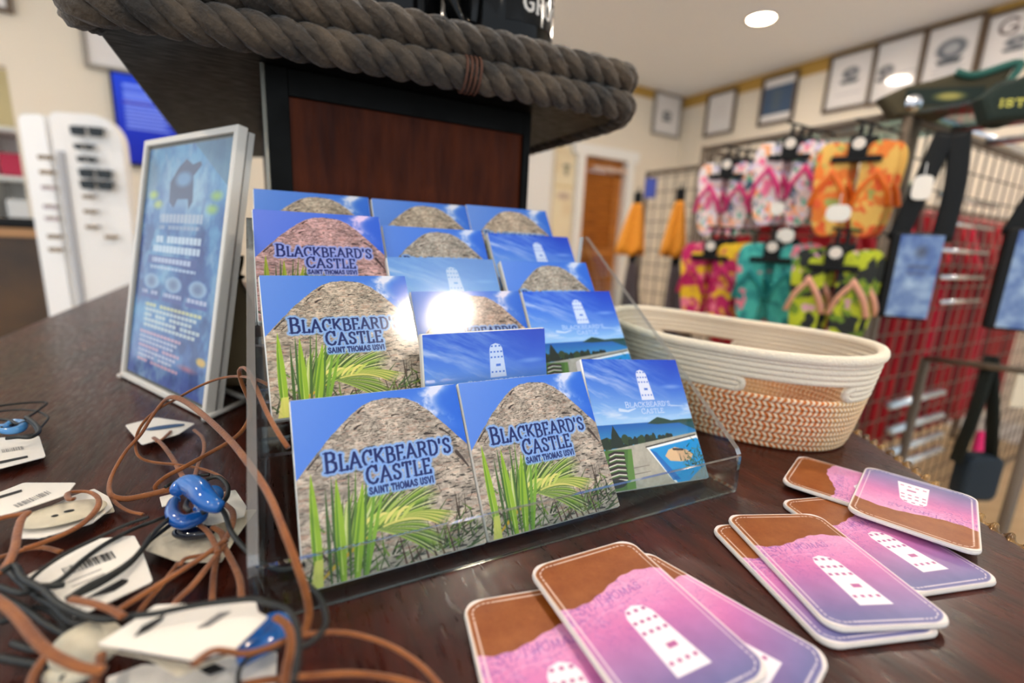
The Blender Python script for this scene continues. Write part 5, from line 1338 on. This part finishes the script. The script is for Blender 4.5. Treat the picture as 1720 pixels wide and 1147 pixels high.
def flip_pair(kind, label, group):
    pm, sc = FF[kind]; sm = mat('strap_' + kind, sc, .4)
    t = thing('flip_flops', label, 'flip-flops', group=group)
    for sx in (-1, 1):
        bm = B(); M = Matrix.Translation((sx * .054, 0, -.122)) @ Matrix.Rotation(sx * .05, 4, 'Y') @ Matrix.Rotation(PI / 2, 4, 'X')
        prism(bm, sole_outline(), .018, bev=.003, mw=M); o = obj('sole', bm, pm, t)
        bm = B(); c = Vector((sx * .054, -.018, -.135))
        pts = [c + Vector((-.046, 0, -.035)), c + Vector((-.030, -.022, .015)), c + Vector((0, -.026, .058)), c + Vector((0, -.026, .062)), c + Vector((.030, -.022, .015)), c + Vector((.046, 0, -.035))]
        tube(bm, smooth_path(pts, 5), .0085, 8, flat=.6); tube(bm, [c + Vector((0, -.024, .06)), c + Vector((0, .002, .064))], .005, 6)
        obj('strap', bm, sm, t, smooth=True)
    bm = B(); box(bm, -.062, .062, -.036, -.0195, -.045, -.028, bev=.004); box(bm, -.024, .024, -.034, -.020, -.03, .030, bev=.006)
    tube(bm, [(0, -.026, .025), (0, -.024, .052), (0, -.008, .064)], .006, 8)
    h = obj('hanger', bm, M_BLACK, t)
    bm = B(); lathe(bm, [(.0001, 0), (.016, 0), (.016, .0015), (.0001, .0015)], 20, mw=Matrix.Translation((0, -.0342, .006)) @ Matrix.Rotation(PI / 2, 4, 'X')); s_ = obj('sticker', bm, mat('pale_sticker', (226, 216, 204), .5), h)
    return t
spots = [('white', 1223, 281, 1.698, 'white tropical floral flip-flops on the top left hook', 'top left'), ('white', 1328, 247, 1.496, 'white and pink floral flip-flops with round tag on the top middle hook', 'top middle'), ('orange', 1441, 248, 1.32, 'orange and yellow flip-flops on the top right hook', 'top right'),
         ('magenta', 1196, 416, 1.566, 'magenta and yellow flip-flops on the lower left hook', 'lower left'), ('teal', 1298, 418, 1.426, 'teal flamingo flip-flops on the lower middle hook', 'lower middle'), ('lime', 1402, 428, 1.232, 'black and lime floral flip-flops on the lower right hook', 'lower right')]
cnm = {'white': 'white floral', 'orange': 'orange', 'magenta': 'magenta', 'teal': 'teal', 'lime': 'black and lime'}
for kind, px, py, dep, lb, pos in spots:
    p = at_y(px, py, dep); rot = ROT_RIGHT + .50
    grp = 'flip-flops hanging on the %s hook' % pos
    f = flip_pair(kind, lb, grp); f.matrix_world = Matrix.Translation(p) @ Matrix.Rotation(rot, 4, 'Z') @ Matrix.Scale(.88, 4)
    back = RA
    dist = max(.06, (g1a - p).dot(RA))
    for j in ((1,) if kind in ('orange', 'lime') else (1, 2)):
        c = copy_tree(f)
        for h_ in c.children:
            for k2 in list(h_.children): bpy.data.objects.remove(k2)
        c.matrix_world = Matrix.Translation(p + back * .046 * j + Vector((0, 0, .004 * j))) @ Matrix.Rotation(rot, 4, 'Z') @ Matrix.Scale(.88, 4)
        c['label'] = ('%s flip-flops directly behind the front pair on the %s hook' if j == 1 else '%s flip-flops rearmost on the %s hook') % (cnm[kind], pos)
    bm = B(); tube(bm, [p + Vector((0, 0, .0645)) - back * .03, p + Vector((0, 0, .0645)) + back * (dist + .0)], .0035, 6)
    tag(obj('rack_hook', bm, M_BLACK, smooth=True), 'black hook carrying the %s flip-flops' % pos, 'hook', 'hooks on the flip-flop rack')
def swing_tag(px, py, dep, w, h, label, octo=False):
    p = at_y(px, py, dep)
    t = thing('swing_tag', label, 'price tag', mw=Matrix.Translation(p) @ Matrix.Rotation(ROT_RIGHT + .5, 4, 'Z'))
    bm = B(); prism(bm, rrect(w, h, min(w, h) * (.3 if octo else .42), 2 if octo else 6), .002, mw=Matrix.Rotation(PI / 2, 4, 'X')); obj('card', bm, M_CARD, t)
    bm = B(); tube(bm, [(0, -.001, h * .45), (0, .004, h * .45 + .03)], .001, 6); obj('string', bm, M_WHITE, t)
swing_tag(1306, 351, 1.43, .036, .036, 'round white tag on the pink floral top middle flip-flops')
swing_tag(1408, 358, 1.26, .054, .042, 'large rounded white tag on the orange flip-flops')
swing_tag(1319, 396, 1.40, .045, .038, 'square white tag above the teal flip-flops')

# glass shelf on top of the flip-flop rack
gs = thing('glass_shelf', 'pale glass shelf on top of the flip-flop rack', 'shelf', mw=Matrix.Translation((at_y(1290, 232, 1.78))) @ Matrix.Rotation(math.atan2(g1b.y - g1a.y, g1b.x - g1a.x), 4, 'Z'))
bm = B(); box(bm, -.05, .78, .02, .34, .0, .008); obj('pane', bm, clear_mat('shelf_glass', (205, 226, 224), 1.0, .05), gs)
bm = B()
for x in (.0, .7): tube(bm, [(x, .03, -.004), (x, .33, -.004)], .006, 6)
obj('bracket', bm, M_STEEL, gs)
bm = B(); g = bmesh.ops.create_icosphere(bm, subdivisions=3, radius=1)
for v_ in bm.verts: v_.co = Vector((v_.co.x * .06, v_.co.y * .05, max(0, v_.co.z) * .028))
t = thing('folded_garment', 'black and grey-blue folded item on the glass shelf above the flip-flops', 'clothes', mw=Matrix.Translation(at_y(1412, 228, 1.72)) @ Matrix.Rotation(ROT_RIGHT, 4, 'Z'))
obj('crown', bm, M_BLACK, t, smooth=True)
bm = B(); prism(bm, rrect(.11, .07, .03), .006); bmesh.ops.translate(bm, verts=bm.verts, vec=(.01, -.05, 0)); obj('brim', bm, mat('grey_blue_cloth', (104, 122, 144), .7), t)

# pirate style cloth hats on the rack
M_GRN = mat('dark_green_felt', (26, 40, 32), .85); M_TEAL = mat('teal_trim', (40, 96, 84), .7); M_OLV = mat('olive_brown_felt', (70, 62, 40), .85)
def hat(px, py, dep, label, w, rot, word=None, crown=None):
    p = at_y(px, py, dep)
    t = thing('felt_hat', label, 'hat', mw=Matrix.Translation(p) @ Matrix.Rotation(rot, 4, 'Z'), group='felt hats on top of the rack')
    bm = B()
    prism(bm, [(-w / 2, .02), (-w * .36, -.03), (w * .30, -.02), (w * .42, .03), (w * .5, .09), (w * .2, .065), (w * .05, .075), (-w * .12, .06), (-w * .3, .05)], .05, bev=.012, mw=Matrix.Rotation(PI / 2, 4, 'X'))
    obj('brim', bm, crown or M_GRN, t)
    bm = B(); bmesh.ops.create_icosphere(bm, subdivisions=3, radius=1, matrix=Matrix.Translation((0, .035, .025)) @ Matrix.Diagonal((w * .27, .06, .055, 1))); obj('crown', bm, crown or M_GRN, t, smooth=True)
    bm = B(); tube(bm, smooth_path([(w * .30, -.055, -.02), (w * .42, -.055, .03), (w * .5, -.055, .09), (w * .2, -.055, .065), (w * .05, -.055, .075)], 5), .009, 8); obj('trim', bm, M_TEAL, t, smooth=True)
    A = Art(w * .6, w * .15, 60); A.img[:] = (26, 40, 32)
    if word: A.text(word, .2, .2, .6, .26, (214, 204, 90), width=3.5, big=1.0, serif=True)
    else: A.ell(2.3, .5, .7, .22, (170, 158, 84), 1, .2)
    o = obj('lettering', A.mesh('lettering'), print_mat('hat_print', .8), t); o.location = (.0, -.0512, -.005)
hat(1566, 182, 1.44, 'olive and dark green felt hat with teal trim, on the rack beside the chrome ball', .29, ROT_RIGHT + .75, None, M_OLV)
hat(1694, 188, 1.22, 'dark green felt hat with yellow letters at the right photo edge', .165, ROT_RIGHT + .75, 'ISTER')

# strap bags with blue printed fronts
def strap_bag(px, ptop, pbag, pbot, dep, wpx, label, tagged=False, body=True):
    top = at_y(px, ptop, dep); mid = at_y(px - 14, pbag, dep); bot = at_y(px - 22, pbot, dep); w = wpx / FPX * dep
    t = thing('strap_bag', label, 'bag', mw=Matrix.Translation(top) @ Matrix.Rotation(-.45, 4, 'Z'), group='black strap bags')
    h1, h2 = top.z - mid.z, top.z - bot.z
    R3 = ROT_RIGHT
    bm = B()
    for sx in (-1, 1):
        tube(bm, smooth_path([(sx * .012 + .010, 0, 0), (sx * w * .36 + .004, -.004, -h1 * .5), (sx * w * .52 - .010, 0, -h1 - .02)], 6), w * .055, 10, flat=4.6)
    obj('strap', bm, M_BLACK, t, smooth=True)
    bm = B(); M = Matrix.Translation((-.014, .014, -(h1 + h2) / 2)) @ Matrix.Rotation(PI / 2, 4, 'X')
    prism(bm, rrect(w * 1.22, h2 - h1, w * .1), .026, bev=.007, mw=M); obj('pouch', bm, M_BLACK, t, smooth=False)
    A = Art(w, (h2 - h1) * .94, 100); n = fbm(A.X * 6, A.Y * 5, 4, 12); tt = np.clip(n * 1.8 - .4, 0, 1)[..., None]
    A.img = np.array((66, 96, 160.)) * (1 - tt) + np.array((176, 200, 222.)) * tt
    A.ell(.55 * A.asp, .80, .13 * A.asp, .07, (66, 72, 90), .7, .06); A.rect(.3 * A.asp, .60, .8 * A.asp, .64, (84, 92, 116), .7); A.rect(.3 * A.asp, .52, .74 * A.asp, .56, (84, 92, 116), .5)
    o = obj('printed_front', A.mesh('printed_front'), print_mat('bag_print', .5), t); o.location = (-.006, -.0135, -(h1 + h2) / 2 - (h2 - h1) * .47)
    return t
strap_bag(1592, 222, 392, 538, 1.17, 56, 'black strap bag with blue printed front hanging right of the tall post')
strap_bag(1800, 246, 384, 560, 1.10, 66, 'black strap bag with blue printed front cut by the right photo edge')
swing_tag(1549, 315, 1.13, .036, .053, 'white eight-sided tag on the straps of the first strap bag', True)
# low rail with another strap bag
lr0, lr1 = at_y(1556, 602, 1.38), at_y(1760, 628, 1.0)
lt = thing('garment_rail', 'low grey clothes rail on two posts, lower right beyond the counter', 'clothes rail', mw=Matrix.Translation((lr0.x, lr0.y, 0)))
bm = B(); tube(bm, [(0, 0, lr0.z), lr1 - Vector((lr0.x, lr0.y, 0))], .008, 8); obj('bar', bm, M_WIRE, lt, smooth=True)
for q in (Vector((0, 0, 0)), lr1 - lr0):
    bm = B(); tube(bm, [(q.x, q.y, 0), (q.x, q.y, lr0.z + q.z)], .011, 8); obj('post', bm, M_WIRE, lt, smooth=True)
def low_bag():
    top = at_y(1664, 606, 1.17); t = thing('strap_bag', 'black strap bag with dark blue pouch hanging low from the grey clothes rail', 'bag', mw=Matrix.Translation(top), group='black strap bags')
    bm = B()
    for qx in (1612, 1672): tube(bm, [Vector((0, 0, .012)), at_y((1664 + qx) / 2, 690, 1.165) - top, at_y(qx - 8, 775, 1.16) - top], .019, 8, flat=.3)
    obj('strap', bm, mat('dark_green_web', (20, 28, 22), .8), t, smooth=True)
    c = at_y(1640, 800, 1.16) - top
    bm = B(); prism(bm, rrect(.10, .13, .025), .045, bev=.012, mw=Matrix.Translation(c + Vector((0, .025, 0))) @ Matrix.Rotation(PI / 2, 4, 'X')); obj('pouch', bm, mat('dark_blue_cloth', (26, 40, 52), .8), t)
low_bag()
bm = B(); box(bm, -.028, .028, -.01, .01, -.04, .04, bev=.008); o = obj('pink_pouch', bm, mat('hot_pink', (226, 20, 110), .5), mw=Matrix.Translation(at_y(1652, 742, 1.6))); tag(o, 'small hot pink pouch hanging between the black straps, lower right', 'pouch')
bm = B(); box(bm, -.045, .045, -.008, .008, -.06, .06, bev=.004); o = obj('cream_card', bm, M_CREAM, mw=Matrix.Translation(at_y(1722, 655, 1.5))); tag(o, 'cream card hanging at the right photo edge below the clothes rail', 'card')

# red shirts on a rail behind the right panel
srail0 = Vector((g1b.x, g1b.y, 0)) + RA * .02 - n3 * .38
SZ = 1.36
sr = thing('garment_rail', 'tall grey clothes rail carrying the red shirts behind the right grid panel', 'clothes rail', mw=Matrix.Translation(srail0) @ Matrix.Rotation(PSI, 4, 'Z'))
bm = B(); tube(bm, [(-.06, 0, SZ + .02), (2.3, 0, SZ + .02)], .012, 8); obj('bar', bm, M_WIRE, sr, smooth=True)
for x in (-.06, 2.3):
    bm = B(); tube(bm, [(x, 0, 0), (x, 0, SZ + .02)], .013, 8); obj('post', bm, M_WIRE, sr, smooth=True)
M_RED = [mat('red_cloth', (176, 8, 30), .8), mat('dark_red_cloth', (120, 6, 26), .8), mat('pink_red_cloth', (206, 16, 56), .8)]
def shirt():
    bm = B(); n = 12; prof = [(-.24, 0), (-.30, -.20), (-.20, -.24), (-.20, -.98), (.20, -.98), (.20, -.24), (.30, -.20), (.24, 0), (.08, .05), (-.08, .05)]
    prism(bm, prof, .05, bev=.010, mw=Matrix(((0, 0, 1, 0), (1, 0, 0, 0), (0, 1, 0, 0), (0, 0, 0, 1))))
    bmesh.ops.subdivide_edges(bm, edges=[e for e in bm.edges if e.calc_length() > .1], cuts=4)
    for v_ in bm.verts: v_.co.x += .010 * math.sin(v_.co.y * 22) + .006 * math.sin(v_.co.z * 9 + v_.co.y * 8)
    t = thing('shirt', 'red shirt hanging edge-on in the row behind the right grid panel', 'shirt', group='red shirts on the rail')
    obj('body', bm, M_RED[0], t, smooth=True)
    bm = B(); tube(bm, [(.016, 0, .045), (.016, 0, .075), (.016, .015, .09), (.016, .025, .08)], .003, 6); tube(bm, [(.016, -.15, .02), (.016, 0, .055), (.016, .15, .02)], .005, 6); obj('hanger', bm, M_BLACK, t, smooth=True)
    return t
s0 = shirt()
for i in range(22):
    o = s0 if i == 0 else copy_tree(s0)
    o.matrix_world = Matrix.Translation(srail0 + RA * (.04 + .098 * i) + Vector((0, 0, SZ - .065))) @ Matrix.Rotation(PSI + .03 * math.sin(i * 2.1), 4, 'Z')
    b = [c for c in o.children if c.name.startswith('body')][0]
    b.material_slots[0].link = 'OBJECT'; b.material_slots[0].material = M_RED[(0, 0, 1, 0, 2, 1)[i % 6]]

sh2 = thing('wall_shelf', 'pale shelf of folded grey and green clothes behind the right grid panel', 'shelf', mw=Matrix.Translation(srail0 - n3 * .42) @ Matrix.Rotation(PSI, 4, 'Z'))
bm = B(); box(bm, .75, 1.98, -.16, .16, 1.385, 1.405); obj('board', bm, mat('pale_shelf', (190, 196, 196), .4), sh2)
bm = B()
for x in (.80, 1.90): box(bm, x - .012, x + .012, .10, .15, 0, 1.385)
obj('support', bm, M_WIRE, sh2)
for i, (cc, nm) in enumerate((((84, 92, 88), 'dark grey'), ((150, 164, 156), 'grey-green'), ((44, 110, 84), 'green'), ((190, 198, 196), 'pale grey'), ((70, 84, 90), 'slate'), ((168, 190, 160), 'pale green'))):
    bm = B()
    for q in range(3): box(bm, -.13, .13, -.13 + .01 * q, .13, q * .052, q * .052 + .05, bev=.018)
    bm2 = B(); box(bm2, -.09, .09, -.13, .13, 0, .13 + .02 * (i % 3), bev=.02); bm.free()
    tag(obj('folded_shirt', bm2, mat('cloth_%d_%d_%d' % cc, cc, .85), mw=Matrix.Translation(srail0 - n3 * .42) @ Matrix.Rotation(PSI, 4, 'Z') @ Matrix.Translation((.90 + .20 * i, 0, 1.406))), nm + ' folded clothes on the pale shelf behind the right grid panel', 'folded clothes', 'folded clothes on the pale shelf')

# orange cloths on the far panel and dark bags below
M_ORG = mat('orange_cloth', (240, 156, 40), .7)
def cloth(px0, py0, px1, py1, dep, wpx, m, label, name='hanging_cloth', cat='cloth', skew=0.0):
    top = at_y(px0, py0, dep); bot = at_y(px1, py1, dep); h = top.z - bot.z; w = wpx / FPX * dep
    t = thing(name, label, cat, mw=Matrix.Translation(top) @ Matrix.Rotation(-.3, 4, 'Z'))
    bm = B(); rings = []
    for i in range(11):
        f_ = i / 10; ww = w * (.16 + .34 * f_ ** .8); x0 = (bot.x - top.x) * f_ - skew * f_
        rings.append([bm.verts.new((x0 + ww * math.cos(2 * PI * j / 24), (.03 + .02 * f_) * math.sin(2 * PI * j / 24) * (1 + .35 * math.sin(5 * 2 * PI * j / 24)), -h * f_ + (.02 * math.sin(j * 1.3) * f_))) for j in range(24)])
    for a_, b_ in zip(rings, rings[1:]):
        for j in range(24): bm.faces.new((a_[j], a_[(j + 1) % 24], b_[(j + 1) % 24], b_[j]))
    bm.faces.new(rings[0]); bm.faces.new(rings[-1][::-1])
    obj('cloth_body', bm, m, t, smooth=True)
    bm = B(); box(bm, -.02, .02, -.012, .012, -.01, .055, bev=.005); tube(bm, [(0, 0, .05), (0, 0, .075), (0, .05, .08)], .004, 6); obj('hook', bm, M_BLACK, t)
cloth(1071, 342, 1064, 424, 2.45, 48, M_ORG, 'orange cloth hanging on a black hook right in front of the door frame', skew=.02)
cloth(1142, 338, 1130, 426, 2.20, 42, M_ORG, 'orange cloth hanging before the grid panel, right one of two')
M_DKC = mat('dark_grey_cloth', (84, 74, 78), .8); M_OLC = mat('olive_cloth', (120, 96, 40), .8)
cloth(1062, 440, 1056, 548, 2.45, 40, M_DKC, 'dark grey cloth hanging under the left orange cloth', 'hanging_garment', 'garment')
cloth(1134, 446, 1130, 566, 2.20, 44, M_DKC, 'dark grey cloth hanging under the right orange cloth', 'hanging_garment', 'garment')
bm = B(); box(bm, -.03, .03, -.004, .004, -.05, .05); o = obj('blue_tag', bm, mat('blue_card', (70, 90, 190), .5), mw=Matrix.Translation(at_y(1093, 316, 2.66))); tag(o, 'small blue card at the top left of the far grid panel', 'tag')
